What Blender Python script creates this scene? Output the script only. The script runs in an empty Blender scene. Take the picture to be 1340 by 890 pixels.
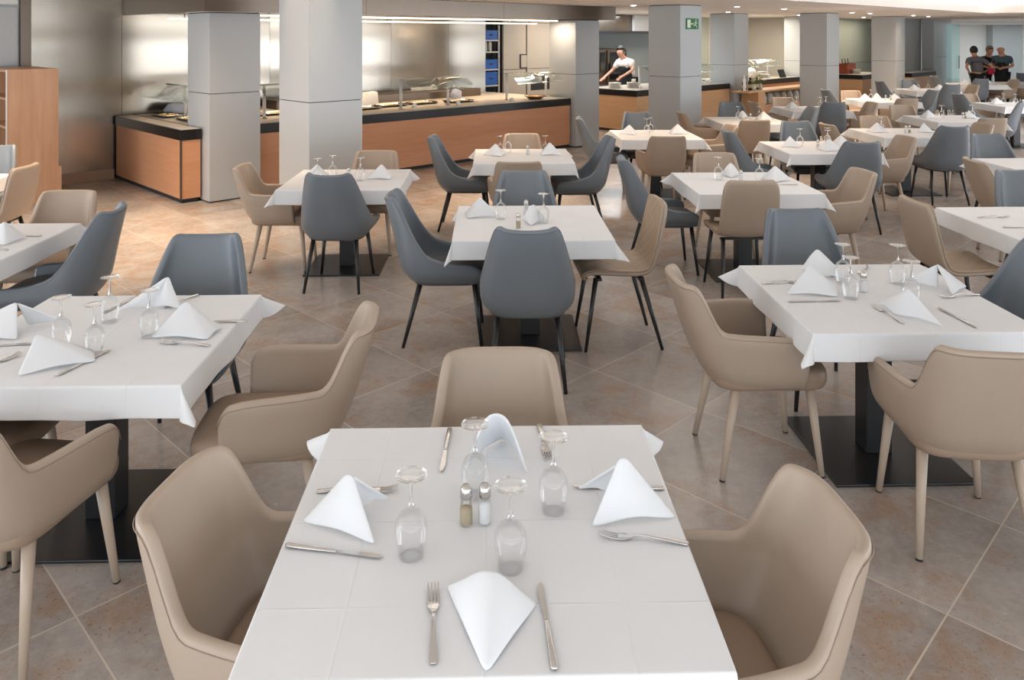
import bpy, bmesh, math, random
from mathutils import Vector, Matrix, Euler
R = math.radians
random.seed(7)
SC = bpy.context.scene
COL = SC.collection

# ------------------------------------------------------------------ camera, light, exposure
CAM_H = 1.95
FPX, HOR, CXP = 1040.0, 46.0, 670.0          # focal length, horizon row and centre column of the 1340x890 frame
cam_d = bpy.data.cameras.new('camera'); cam = bpy.data.objects.new('camera', cam_d); COL.objects.link(cam)
cam.location = (0, 0, CAM_H); cam.rotation_euler = (R(90), 0, 0)
cam_d.sensor_width = 36.0; cam_d.lens = FPX / 1340 * 36.0
cam_d.shift_y = -(445 - HOR) / 1340.0
cam_d.clip_end = 200
SC.camera = cam

w = bpy.data.worlds.new('world'); SC.world = w; w.use_nodes = True
w.node_tree.nodes['Background'].inputs[0].default_value = (0.80, 0.90, 1.0, 1)
w.node_tree.nodes['Background'].inputs[1].default_value = 0.55

def area(name, loc, rot, sx, sy, power, col, spread=180):
    d = bpy.data.lights.new(name, 'AREA'); d.shape = 'RECTANGLE'; d.size = sx; d.size_y = sy
    d.energy = power; d.color = col; d.spread = R(spread)
    o = bpy.data.objects.new(name, d); COL.objects.link(o)
    o.location = loc; o.rotation_euler = tuple(R(a) for a in rot)
    return o
DAY = (0.82, 0.92, 1.0); WARM = (1.0, 0.77, 0.55); NEUT = (1.0, 0.94, 0.88)
# daylight through the glazed fronts behind and beside the camera
area('window_light_rear', (4.5, -3.2, 1.45), (90, 0, 0), 26, 2.3, 430, DAY)
area('window_light_left', (-9.2, 1.5, 1.4), (90, 0, -90), 9, 2.2, 260, DAY)
area('window_light_right', (15.5, 5.5, 1.4), (90, 0, 90), 17, 2.2, 420, DAY)
# added unseen uplights low at the glazing, put in to brighten the ceiling
area('ceiling_fill_rear', (0.5, -3.15, 0.45), (128, 0, 0), 15, 0.7, 130, (0.95, 0.97, 1.0))
area('ceiling_fill_left', (-9.1, 1.5, 0.45), (128, 0, -90), 9, 0.7, 160, (0.95, 0.97, 1.0))
area('ceiling_fill_right', (15.4, 6.0, 0.45), (128, 0, 90), 15, 0.7, 420, (0.95, 0.97, 1.0))
# recessed ceiling lighting of the dining hall
for k, (lx, ly, p) in enumerate(((0.0, 2.6, 6), (1.2, 6.4, 30), (5.2, 6.4, 34), (9.5, 12.0, 60), (12.5, 16.5, 70))):
    area('tray_light', (lx, ly, 2.66), (0, 0, 44), 5.0, 3.0, p, NEUT)
for k, (lx, ly, p) in enumerate(((-4.4, 7.6, 46), (-3.0, 7.1, 26), (0.1, 9.8, 42), (3.4, 10.2, 22), (6.2, 15.2, 45), (9.6, 19.6, 40))):
    area('aisle_light', (lx, ly, 2.41), (0, 0, 44), 3.2, 1.0, p, WARM, 85)

vs = SC.view_settings
SC.display_settings.display_device = 'sRGB'
vs.view_transform = 'Standard'; vs.look = 'None'; vs.gamma = 1.0; vs.use_curve_mapping = False
vs.exposure = 0.0
SC.cycles.use_denoising = True
SC.cycles.max_bounces = 8; SC.cycles.transparent_max_bounces = 16
SC.cycles.caustics_reflective = False; SC.cycles.caustics_refractive = False
SC.cycles.sample_clamp_indirect = 6.0

# ------------------------------------------------------------------ helpers
def srgb(r, g, b):
    f = lambda c: (c/255)/12.92 if c/255 <= 0.04045 else (((c/255)+0.055)/1.055)**2.4
    return (f(r), f(g), f(b), 1.0)

class NT:
    """small node-tree helper"""
    def __init__(s, name):
        s.m = bpy.data.materials.new(name); s.m.use_nodes = True
        s.t = s.m.node_tree; s.b = s.t.nodes['Principled BSDF']; s.out = s.t.nodes['Material Output']
    def n(s, typ, **kw):
        x = s.t.nodes.new(typ)
        for k, v in kw.items():
            if k.startswith('i_'):
                x.inputs[k[2:].replace('_', ' ')].default_value = v
            else: setattr(x, k, v)
        return x
    def l(s, a, b): s.t.links.new(a, b)
    def math(s, op, a, b=None, c=None):
        x = s.n('ShaderNodeMath', operation=op)
        for i, v in enumerate((a, b, c)):
            if v is None: continue
            if isinstance(v, (int, float)): x.inputs[i].default_value = v
            else: s.l(v, x.inputs[i])
        return x.outputs[0]
    def mix(s, fac, a, b):
        x = s.n('ShaderNodeMix', data_type='RGBA')
        if isinstance(fac, (int, float)): x.inputs[0].default_value = fac
        else: s.l(fac, x.inputs[0])
        for i, v in ((6, a), (7, b)):
            if isinstance(v, tuple): x.inputs[i].default_value = v
            else: s.l(v, x.inputs[i])
        return x.outputs[2]
    def noise(s, scale, detail=3, vec=None, rough=0.5):
        x = s.n('ShaderNodeTexNoise'); x.inputs['Scale'].default_value = scale
        x.inputs['Detail'].default_value = detail; x.inputs['Roughness'].default_value = rough
        if vec is not None: s.l(vec, x.inputs['Vector'])
        return x.outputs[0]
    def ramp(s, fac, lo, hi):
        x = s.n('ShaderNodeMapRange'); x.inputs[1].default_value = lo; x.inputs[2].default_value = hi
        s.l(fac, x.inputs[0]); return x.outputs[0]
    def obj(s, scale=(1, 1, 1), rot=(0, 0, 0), loc=(0, 0, 0)):
        c = s.n('ShaderNodeTexCoord'); mp = s.n('ShaderNodeMapping')
        mp.inputs['Scale'].default_value = scale; mp.inputs['Rotation'].default_value = rot; mp.inputs['Location'].default_value = loc
        s.l(c.outputs['Object'], mp.inputs[0]); return mp.outputs[0]
    def bump(s, h, dist, strength=1.0):
        x = s.n('ShaderNodeBump'); x.inputs['Strength'].default_value = strength; x.inputs['Distance'].default_value = dist
        s.l(h, x.inputs['Height']); s.l(x.outputs[0], s.b.inputs['Normal']); return x

def plain(name, col, rough=0.5, metal=0.0, var=0.06, scale=12, bump=0.0, bscale=200, **kw):
    t = NT(name); v = t.obj()
    nz = t.noise(scale, 3, v)
    dark = tuple(c*(1-var) for c in col[:3]) + (1,); lite = tuple(min(1, c*(1+var)) for c in col[:3]) + (1,)
    t.l(t.mix(nz, dark, lite), t.b.inputs['Base Color'])
    t.b.inputs['Roughness'].default_value = rough; t.b.inputs['Metallic'].default_value = metal
    if bump: t.bump(t.noise(bscale, 2, v), bump, 0.6)
    for k, val in kw.items(): t.b.inputs[k].default_value = val
    return t.m

M = {}
M['taupe'] = plain('taupe_leather', srgb(174, 156, 139), 0.42, var=0.03, scale=6, bump=0.0006, bscale=350)
M['taupe_seat'] = plain('taupe_seat_leather', srgb(162, 140, 121), 0.45, var=0.04, scale=8, bump=0.0006, bscale=350)
M['blue'] = plain('blue_grey_leather', srgb(114, 121, 128), 0.36, var=0.03, scale=6, bump=0.0006, bscale=350)
M['blue_seat'] = plain('dark_grey_leather', srgb(92, 92, 94), 0.45, var=0.05, scale=8, bump=0.0006, bscale=350)
M['seam'] = plain('seam_thread', srgb(150, 132, 116), 0.6)
M['seam_blue'] = plain('seam_thread_blue', srgb(98, 104, 110), 0.6)
M['taupe_metal'] = plain('taupe_paint', srgb(178, 160, 142), 0.4, var=0.02)
M['black_metal'] = plain('black_paint', srgb(28, 28, 30), 0.35, var=0.02)
M['rubber'] = plain('black_rubber', srgb(25, 24, 24), 0.7)
M['board'] = plain('table_board', srgb(70, 66, 62), 0.6)
M['napkin'] = plain('napkin_cotton', srgb(232, 234, 237), 0.9, var=0.01, bump=0.0005, bscale=600)
M['steel'] = plain('cutlery_steel', (0.66, 0.64, 0.62, 1), 0.18, 1.0, var=0.05)
M['cap_steel'] = plain('shaker_cap_steel', (0.62, 0.6, 0.58, 1), 0.25, 1.0)
M['salt'] = plain('salt', srgb(248, 248, 248), 0.95, var=0.02, scale=300)
M['pepper'] = plain('ground_pepper', srgb(200, 184, 156), 0.95, var=0.2, scale=400)
M['ceiling'] = plain('ceiling_plaster', srgb(250, 244, 238), 0.9, var=0.015)
M['panel'] = plain('grey_cladding', srgb(188, 192, 194), 0.45, var=0.015, scale=3)
M['panel_dark'] = plain('dark_joint', srgb(50, 52, 54), 0.8)
M['panel_green'] = plain('lacquered_panel', srgb(168, 172, 160), 0.22, var=0.02)
M['panel_beige'] = plain('beige_panel', srgb(190, 184, 174), 0.5, var=0.015)
M['black_top'] = plain('black_stone', srgb(24, 22, 22), 0.28, var=0.1, scale=40)
M['stone_top'] = plain('counter_stone', srgb(214, 204, 190), 0.3, var=0.08, scale=30)
M['white'] = plain('white_ceramic', srgb(238, 236, 232), 0.3, var=0.01)
M['plinth'] = plain('stone_plinth', srgb(176, 150, 130), 0.5, var=0.05)
M['blue_plastic'] = plain('blue_crate_plastic', srgb(28, 98, 190), 0.45, var=0.08)
M['rack_white'] = plain('rack_paint', srgb(215, 215, 215), 0.4)
M['green_sign'] = plain('sign_green', srgb(20, 110, 58), 0.5)
M['sign_white'] = plain('sign_white', srgb(226, 238, 214), 0.6)
M['dark_glass'] = plain('oven_dark_glass', srgb(30, 30, 32), 0.1)
M['red_wood'] = plain('red_brown_wood', srgb(150, 72, 44), 0.5, var=0.12, scale=20)
M['skin'] = plain('skin', srgb(205, 150, 124), 0.55, var=0.05)
M['cream'] = plain('cream_bread', srgb(222, 196, 150), 0.8, var=0.2, scale=40)
M['leaf'] = plain('leaf_green', srgb(110, 128, 60), 0.6, var=0.2, scale=30)
M['petal'] = plain('petal', srgb(232, 216, 150), 0.7, var=0.1, scale=40)
M['bottle_dark'] = plain('dark_bottle_glass', srgb(34, 32, 22), 0.1)
M['white_frost'] = plain('clear_jar', srgb(200, 204, 196), 0.15, var=0.1, scale=20)
M['copper'] = plain('copper_pan', (0.55, 0.30, 0.18, 1), 0.25, 1.0)
M['hair_dark'] = plain('dark_hair', srgb(30, 24, 22), 0.6)
M['hair_grey'] = plain('grey_hair', srgb(140, 125, 105), 0.7)
M['cloth_grey'] = plain('grey_tshirt', srgb(104, 102, 106), 0.9)
M['cloth_black'] = plain('black_clothing', srgb(28, 28, 30), 0.9)
M['cloth_teal'] = plain('teal_shirt', srgb(70, 92, 100), 0.9)
M['cloth_white'] = plain('white_shirt', srgb(232, 226, 220), 0.9)
M['cloth_red'] = plain('red_cloth', srgb(190, 30, 60), 0.9)
M['wall_white'] = plain('white_wall_paint', srgb(228, 230, 228), 0.8, var=0.01)
M['wall_grey'] = plain('grey_wall_paint', srgb(176, 184, 186), 0.6, var=0.02)
M['dark_steel'] = plain('dark_steel', srgb(170, 174, 172), 0.4, 0.0, var=0.03)

def wood(name, c1, c2, axis_scale, rough=0.42):
    t = NT(name); v = t.obj(axis_scale)
    d = t.noise(1.2, 4, v, 0.6)
    f = t.ramp(d, 0.25, 0.75)
    t.l(t.mix(f, c1, c2), t.b.inputs['Base Color']); t.b.inputs['Roughness'].default_value = rough
    return t.m
M['wood_front'] = wood('cherry_veneer', srgb(206, 148, 110), srgb(216, 162, 124), (1.2, 1.2, 16))
M['wood_pale'] = wood('beech_veneer', srgb(212, 168, 126), srgb(222, 182, 142), (1.2, 1.2, 16))
M['wood_cab'] = wood('oak_veneer', srgb(190, 144, 110), srgb(212, 170, 136), (9, 9, 0.9))

def steel_wall():
    t = NT('brushed_steel_sheet')
    t.b.inputs['Metallic'].default_value = 1.0; t.b.inputs['Roughness'].default_value = 0.24
    v = t.obj((0.16, 0.16, 0.8)); n1 = t.noise(1.6, 0.6, v)
    v2 = t.obj((2, 2, 160)); n2 = t.noise(3, 2, v2)
    t.l(t.mix(n2, (0.40, 0.355, 0.30, 1), (0.46, 0.41, 0.35, 1)), t.b.inputs['Base Color'])
    t.bump(n1, 0.08, 0.6)
    return t.m
M['steel_wall'] = steel_wall()
M['hood_steel'] = plain('hood_steel', (0.20, 0.165, 0.135, 1), 0.36, 1.0, var=0.05, scale=3)

def floor_mat():
    t = NT('stone_tile_floor'); T = 0.69
    v = t.obj()
    mp = t.n('ShaderNodeMapping', vector_type='POINT')
    sub = t.n('ShaderNodeVectorMath', operation='SUBTRACT'); sub.inputs[1].default_value = (1.465, 2.675, 0)
    t.l(v, sub.inputs[0])
    t.l(sub.outputs[0], mp.inputs[0]); mp.inputs['Rotation'].default_value = (0, 0, R(-45.2)); mp.inputs['Scale'].default_value = (1/T,)*3
    sep = t.n('ShaderNodeSeparateXYZ'); t.l(mp.outputs[0], sep.inputs[0])
    ex = t.math('ABSOLUTE', t.math('SUBTRACT', t.math('FRACT', t.math('ADD', sep.outputs[0], 200.5)), 0.5))
    ey = t.math('ABSOLUTE', t.math('SUBTRACT', t.math('FRACT', t.math('ADD', sep.outputs[1], 200.5)), 0.5))
    e = t.math('MINIMUM', ex, ey)
    grout = t.math('LESS_THAN', e, 0.0045)
    fl = t.n('ShaderNodeVectorMath', operation='FLOOR'); t.l(mp.outputs[0], fl.inputs[0])
    wn = t.n('ShaderNodeTexWhiteNoise'); t.l(fl.outputs[0], wn.inputs[0])
    off = t.n('ShaderNodeVectorMath', operation='MULTIPLY_ADD'); t.l(wn.outputs[1], off.inputs[0]); off.inputs[1].default_value = (30, 30, 30); t.l(v, off.inputs[2])
    p = off.outputs[0]
    big = t.noise(2.2, 6, p, 0.62); fine = t.noise(26, 5, p, 0.7); rust = t.noise(3.4, 7, p, 0.68); speck = t.noise(90, 2, p, 0.6)
    base = t.mix(t.ramp(big, 0.3, 0.7), srgb(148, 138, 131), srgb(184, 175, 168))
    base = t.mix(t.math('MULTIPLY', t.ramp(fine, 0.35, 0.75), 0.35), base, srgb(208, 198, 188))
    base = t.mix(t.math('MULTIPLY', t.ramp(rust, 0.50, 0.68), 0.62), base, srgb(170, 130, 98))
    base = t.mix(t.math('MULTIPLY', t.math('MULTIPLY', t.ramp(speck, 0.6, 0.72), t.ramp(rust, 0.42, 0.56)), 0.7), base, srgb(140, 94, 66))
    var = t.math('MULTIPLY_ADD', wn.outputs[0], 0.24, 0.86)
    hsv = t.n('ShaderNodeHueSaturation'); t.l(base, hsv.inputs['Color']); t.l(var, hsv.inputs['Value'])
    t.l(t.mix(grout, hsv.outputs[0], srgb(206, 192, 176)), t.b.inputs['Base Color'])
    t.l(t.math('MULTIPLY_ADD', fine, 0.22, 0.12), t.b.inputs['Roughness'])
    h = t.math('SUBTRACT', t.math('MULTIPLY', fine, 0.3), grout)
    t.bump(h, 0.0015, 0.5)
    return t.m
M['floor'] = floor_mat()

def cloth_mat():
    t = NT('white_table_linen'); v = t.obj()
    sep = t.n('ShaderNodeSeparateXYZ'); t.l(v, sep.inputs[0])
    def ridge(sock):
        d = t.math('ABSOLUTE', t.math('SUBTRACT', t.math('FRACT', t.math('ADD', t.math('DIVIDE', sock, 0.295), 100.5)), 0.5))
        return t.math('SUBTRACT', 1.0, t.math('MINIMUM', t.math('MULTIPLY', d, 55.0), 1.0))
    rd = t.math('MAXIMUM', ridge(sep.outputs[0]), ridge(sep.outputs[1]))
    rd = t.math('POWER', rd, 2.0)
    wrink = t.noise(5, 3, v, 0.5)
    weave = t.noise(700, 1, v)
    h = t.math('ADD', t.math('MULTIPLY', t.math('MULTIPLY', rd, t.ramp(t.noise(4, 2, v), 0.25, 0.7)), 0.6), t.math('ADD', t.math('MULTIPLY', wrink, 1.6), t.math('MULTIPLY', weave, 0.05)))
    t.bump(h, 0.005, 0.55)
    t.l(t.mix(wrink, srgb(229, 230, 232), srgb(236, 237, 239)), t.b.inputs['Base Color'])
    t.b.inputs['Roughness'].default_value = 0.85
    t.b.inputs['Sheen Weight'].default_value = 0.1
    return t.m
M['linen'] = cloth_mat()

def quilt_mat():
    t = NT('quilted_taupe_leather')
    uv = t.n('ShaderNodeUVMap'); sep = t.n('ShaderNodeSeparateXYZ'); t.l(uv.outputs[0], sep.inputs[0])
    a = t.math('ADD', sep.outputs[0], sep.outputs[1]); b = t.math('SUBTRACT', sep.outputs[0], sep.outputs[1])
    def line(s):
        d = t.math('ABSOLUTE', t.math('SUBTRACT', t.math('FRACT', t.math('ADD', t.math('MULTIPLY', s, 11.0), 50.0)), 0.5))
        return t.math('POWER', t.math('MULTIPLY', t.math('SUBTRACT', 0.5, d), 2.0), 0.45)
    h = t.math('MINIMUM', line(a), line(b))
    t.bump(h, 0.006, 0.6)
    t.b.inputs['Base Color'].default_value = srgb(170, 148, 126); t.b.inputs['Roughness'].default_value = 0.42
    return t.m
M['quilt'] = quilt_mat()

def glass_mat(name, tint=(0.97, 0.98, 0.98, 1), gl=0.35, rough=0.02, edge=0.25):
    t = NT(name); t.t.nodes.remove(t.b)
    tr = t.n('ShaderNodeBsdfTransparent'); tr.inputs[0].default_value = tint
    gs = t.n('ShaderNodeBsdfGlossy'); gs.inputs[0].default_value = (1, 1, 1, 1); gs.inputs['Roughness'].default_value = rough
    lw = t.n('ShaderNodeFresnel'); lw.inputs[0].default_value = 1.0 + edge
    f = t.math('MULTIPLY_ADD', lw.outputs[0], gl, 0.006)
    mx = t.n('ShaderNodeMixShader'); t.l(f, mx.inputs[0]); t.l(tr.outputs[0], mx.inputs[1]); t.l(gs.outputs[0], mx.inputs[2])
    t.l(mx.outputs[0], t.out.inputs[0]); return t.m
M['glass'] = glass_mat('wine_glass', (0.985, 0.99, 0.99, 1), gl=0.6, edge=0.42)
def solid_glass():
    t = NT('solid_glass'); b = t.b; b.inputs['Base Color'].default_value = (1, 1, 1, 1); b.inputs['Roughness'].default_value = 0.0
    b.inputs['Transmission Weight'].default_value = 1.0; b.inputs['IOR'].default_value = 1.45; return t.m
M['glass_solid'] = solid_glass()
M['kitchen_sheen'] = plain('kitchen_steel_sheen', srgb(186, 198, 204), 0.3, var=0.02)  # steel wall: its bright bluish reflection is put into a plain base colour
M['pane'] = glass_mat('guard_glass', (0.93, 0.96, 0.95, 1), 0.6)
M['pane_green'] = glass_mat('door_glass', (0.82, 0.92, 0.90, 1), 0.4)

def emit(name, col, s):
    t = NT(name); t.b.inputs['Base Color'].default_value = (0.8, 0.8, 0.8, 1)
    t.b.inputs['Emission Color'].default_value = col; t.b.inputs['Emission Strength'].default_value = s
    return t.m
M['led_warm'] = emit('warm_led', (1.0, 0.80, 0.58, 1), 3.0)
M['led_white'] = emit('white_led', (1.0, 0.97, 0.93, 1), 4.5)
M['led_spot'] = emit('spot_lens', (1.0, 0.93, 0.85, 1), 12.0)

def bake(o):
    """apply modifiers into the mesh"""
    dg = bpy.context.evaluated_depsgraph_get(); dg.update()
    me = bpy.data.meshes.new_from_object(o.evaluated_get(dg))
    o.modifiers.clear(); old = o.data; o.data = me; bpy.data.meshes.remove(old); me.name = o.name
    return o

def mk(name, verts, faces, mat, parent=None, smooth=True, sub=0, solid=0.0, bevel=0.0, loc=None, rot=None, angle=None):
    me = bpy.data.meshes.new(name); me.from_pydata([tuple(v) for v in verts], [], faces); me.validate(); me.update()
    o = bpy.data.objects.new(name, me); COL.objects.link(o)
    bm = bmesh.new(); bm.from_mesh(me); bmesh.ops.recalc_face_normals(bm, faces=bm.faces); bm.to_mesh(me); bm.free()
    if mat is not None: me.materials.append(M[mat] if isinstance(mat, str) else mat)
    if solid:
        m = o.modifiers.new('s', 'SOLIDIFY'); m.thickness = solid; m.offset = 0
    if bevel:
        m = o.modifiers.new('b', 'BEVEL'); m.width = bevel; m.segments = 2; m.limit_method = 'ANGLE'; m.angle_limit = R(40)
    if sub:
        m = o.modifiers.new('u', 'SUBSURF'); m.levels = sub; m.render_levels = sub
    if o.modifiers: bake(o)
    me = o.data
    if smooth:
        me.polygons.foreach_set('use_smooth', [True]*len(me.polygons))
        if bevel or angle: 
            try: me.set_sharp_from_angle(angle=R(angle or 35))
            except Exception: pass
    if loc is not None: o.location = loc
    if rot is not None: o.rotation_euler = rot
    if parent is not None: o.parent = parent
    return o

class MB:
    """collects shapes into one mesh"""
    def __init__(s): s.v = []; s.f = []
    def add(s, v, f):
        k = len(s.v); s.v += [tuple(p) for p in v]; s.f += [tuple(i+k for i in q) for q in f]; return s
    def box(s, x0, x1, y0, y1, z0, z1):
        v = [(x, y, z) for z in (z0, z1) for y in (y0, y1) for x in (x0, x1)]
        return s.add(v, [(0,2,3,1),(4,5,7,6),(0,1,5,4),(2,6,7,3),(0,4,6,2),(1,3,7,5)])
    def tube(s, pts, rad, n=10, caps=True):
        pts = [Vector(p) for p in pts]; k0 = len(s.v); rings = len(pts)
        rr = rad if isinstance(rad, (list, tuple)) else [rad]*rings
        for i, p in enumerate(pts):
            d = (pts[min(i+1, rings-1)] - pts[max(i-1, 0)]).normalized()
            a = Vector((0, 0, 1)) if abs(d.z) < 0.9 else Vector((1, 0, 0))
            x = d.cross(a).normalized(); y = d.cross(x)
            for j in range(n):
                t = 2*math.pi*j/n
                s.v.append(tuple(p + (x*math.cos(t) + y*math.sin(t))*rr[i]))
        for i in range(rings-1):
            for j in range(n):
                a = k0+i*n+j; b = k0+i*n+(j+1) % n
                s.f.append((a, b, b+n, a+n))
        if caps:
            s.f.append(tuple(k0+j for j in range(n))[::-1]); s.f.append(tuple(k0+(rings-1)*n+j for j in range(n)))
        return s
    def lathe(s, prof, n=24, c=(0, 0, 0), closed=False):
        k0 = len(s.v)
        for (r, z) in prof:
            for j in range(n):
                t = 2*math.pi*j/n; s.v.append((c[0]+r*math.cos(t), c[1]+r*math.sin(t), c[2]+z))
        for i in range(len(prof)-1):
            for j in range(n):
                a = k0+i*n+j; b = k0+i*n+(j+1) % n; s.f.append((a, b, b+n, a+n))
        if closed:
            s.f.append(tuple(k0+j for j in range(n))[::-1]); s.f.append(tuple(k0+(len(prof)-1)*n+j for j in range(n)))
        return s
    def build(s, name, mat, parent=None, **kw): return mk(name, s.v, s.f, mat, parent, **kw)

USED = {}
def tag(o, label=None, cat=None, group=None, kind=None):
    if label:
        n = len(label.split())
        if not 4 <= n <= 16: print('LABEL LENGTH', n, label)
        if label in USED: print('DUP LABEL', label)
        USED[label] = 1; o['label'] = label
    if cat: o['category'] = cat
    if group: o['group'] = group
    if kind: o['kind'] = kind
    return o
def thing(name, label, cat, loc=(0, 0, 0), rz=0.0, group=None):
    o = bpy.data.objects.new(name, None); o.empty_display_size = 0.1; COL.objects.link(o)
    o.location = loc; o.rotation_euler = (0, 0, rz)
    return tag(o, label, cat, group)
KIDS = {}
def freeze(root):
    """remember a prototype's tree so that copies are quick"""
    KIDS[root.name] = [(c, list(c.children)) for c in root.children]; return root
FIRST = {}
def place(root, loc, rz, label, group=None, cat=None):
    """first call moves the prototype itself, later calls copy it with its parts and sub-parts"""
    if root.name not in KIDS: freeze(root)
    if not FIRST.get(root.name):
        FIRST[root.name] = True; r = root
    else:
        r = root.copy(); COL.objects.link(r)
        for c, gs in KIDS[root.name]:
            d = c.copy(); COL.objects.link(d); d.parent = r
            for g in gs:
                e = g.copy(); COL.objects.link(e); e.parent = d
    r.location = loc; r.rotation_euler = (0, 0, rz)
    return tag(r, label, cat, group)

BA = R(44.0); CU, SU = math.cos(BA), math.sin(BA)      # the building stands at 44 degrees to the rows of tables
def W(u, v, z=0.0): return (u*CU - v*SU, u*SU + v*CU, z)
def lerp(a, b, t): return a + (b-a)*t
def interp(x, tab):
    if x <= tab[0][0]: return tab[0][1]
    for (x0, y0), (x1, y1) in zip(tab, tab[1:]):
        if x <= x1:
            t = (x-x0)/(x1-x0); t = t*t*(3-2*t) if False else t
            return lerp(y0, y1, t)
    return tab[-1][1]
def at(px, py, h):
    """ground point of a measured photo point known to be at height h"""
    Z = FPX*(CAM_H-h)/(py-HOR); return ((px-CXP)*Z/FPX, Z)

# ------------------------------------------------------------------ the room
def ubox(name, u0, u1, v0, v1, z0, z1, mat, kind='structure', parent=None, bevel=0.0):
    """box along the building's own axes, origin at its base corner"""
    b = MB().box(0, u1-u0, 0, v1-v0, 0, z1-z0)
    if parent is None:
        o = b.build(name, mat, None, smooth=False, bevel=bevel, loc=W(u0, v0, z0), rot=(0, 0, BA))
        if kind: o['kind'] = kind
    else:                                   # parent stands at W(pu, pv) with the building's rotation
        pu, pv = parent['pu'], parent['pv']
        o = b.build(name, mat, parent, smooth=False, bevel=bevel, loc=(u0-pu, v0-pv, z0))
    return o
def uthing(name, label, cat, u, v, group=None, kind=None):
    o = thing(name, label, cat, W(u, v, 0), BA, group); o['pu'] = u; o['pv'] = v
    if kind: o['kind'] = kind
    return o
def wbox(name, x0, x1, y0, y1, z0, z1, mat, kind='structure', parent=None, bevel=0.0):
    o = MB().box(0, x1-x0, 0, y1-y0, 0, z1-z0).build(name, mat, parent, smooth=False, bevel=bevel, loc=(x0, y0, z0))
    if kind: o['kind'] = kind
    return o

CEIL = 2.45; TRAY = 2.74; TV, TU = 5.45, 20.3
wbox('floor', -12, 26, -4, 34, -0.1, 0, 'floor')
def floor_origin():
    o = bpy.data.objects['floor']; me = o.data
    for v in me.vertices: v.co += Vector((-12, -4, -0.1))
    o.location = (0, 0, 0)
floor_origin()
ubox('ceiling', -8, 40, TV, 16.5, CEIL, CEIL+0.5, 'ceiling')
ubox('ceiling', TU, 40, -22, TV, CEIL, CEIL+0.5, 'ceiling')
ubox('ceiling', -14, TU, -22, TV, TRAY, TRAY+0.21, 'ceiling')
# lit cove along the tray edge
def cove(name, u0, u1, v0, v1):
    o = ubox(name, u0, u1, v0, v1, TRAY-0.07, TRAY-0.03, 'led_white', None)
    return o
tag(cove('cove_light', -6, TU-0.02, TV-0.03, TV-0.005), 'long white light strip along the ceiling tray edge', 'light')
tag(cove('cove_light', TU-0.03, TU-0.005, -6, TV-0.05), 'short white light strip at the far end of ceiling tray', 'light')

# glazed fronts behind and beside the camera: sill, head and mullions
def glazed(name, axis, c, a0, a1, n):
    for z0, z1 in ((0, 0.12), (2.55, TRAY+0.2)):
        if axis == 'x': wbox(name, a0, a1, c-0.08, c+0.08, z0, z1, 'panel')
        else: wbox(name, c-0.08, c+0.08, a0, a1, z0, z1, 'panel')
    for i in range(n+1):
        p = lerp(a0, a1, i/n)
        if axis == 'x': wbox('window_post', p-0.06, p+0.06, c-0.06, c+0.06, 0.12, 2.55, 'panel')
        else: wbox('window_post', c-0.06, c+0.06, p-0.06, p+0.06, 0.12, 2.55, 'panel')
glazed('wall_rear', 'x', -3.0, -9, 15.5, 8)
glazed('wall_left', 'y', -9.0, -3, 7.0, 4)
glazed('wall_right', 'y', 15.3, -3, 14, 6)

# rear walls
wb = ubox('wall_back', -2.0, 2.50, 11.56, 11.8, 0, CEIL, 'panel')
for z0, z1, m in ((0.1, 1.50, 'wall_grey'), (1.56, 2.30, 'panel'), (2.34, CEIL, 'wall_white')):
    o = ubox('trim_1', -2.0, 2.48, 11.53, 11.56, z0, z1, m)
ubox('trim_2', 2.50, 2.62, 11.50, 11.62, 0, CEIL, 'hood_steel')
ubox('wall_back', 2.62, 10.44, 11.60, 11.8, 0, CEIL, 'panel_dark')
for a, b in ((2.62, 3.72), (3.725, 5.9), (5.905, 8.2), (8.205, 9.50), (9.505, 10.44)):
    o = ubox('wall_back_sheet', a, b, 11.56, 11.60, 0.0, CEIL, 'steel_wall')
ubox('baseboard_back', 2.62, 3.62, 11.545, 11.60, 0, 0.13, 'plinth')
ubox('wall_back', 10.40, 11.0, 12.15, 12.3, 0, CEIL, 'panel_beige')
# grey panelled wall with door leaf right of the crate rack
ubox('wall_back', 10.95, 12.6, 11.62, 11.8, 0, CEIL, 'panel_dark')
for a, b, z0, z1 in ((10.95, 11.58, 0.05, 1.25), (10.95, 11.58, 1.26, 2.2), (11.62, 12.6, 0.05, 0.80), (11.62, 12.6, 1.26, 2.2),
                     (10.95, 12.6, 2.21, CEIL), (11.62, 11.72, 0.80, 1.25), (12.34, 12.6, 0.80, 1.25), (11.72, 12.34, 1.10, 1.25)):
    ubox('wall_back_panel', a, b, 11.58, 11.62, z0, z1, 'panel_beige')
d = ubox('door_1', 11.40, 11.60, 11.565, 11.58, 1.27, 1.56, 'panel_dark')
ubox('door_1_pull', 11.42, 11.585, 11.555, 11.57, 1.29, 1.54, 'panel_beige')
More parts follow.
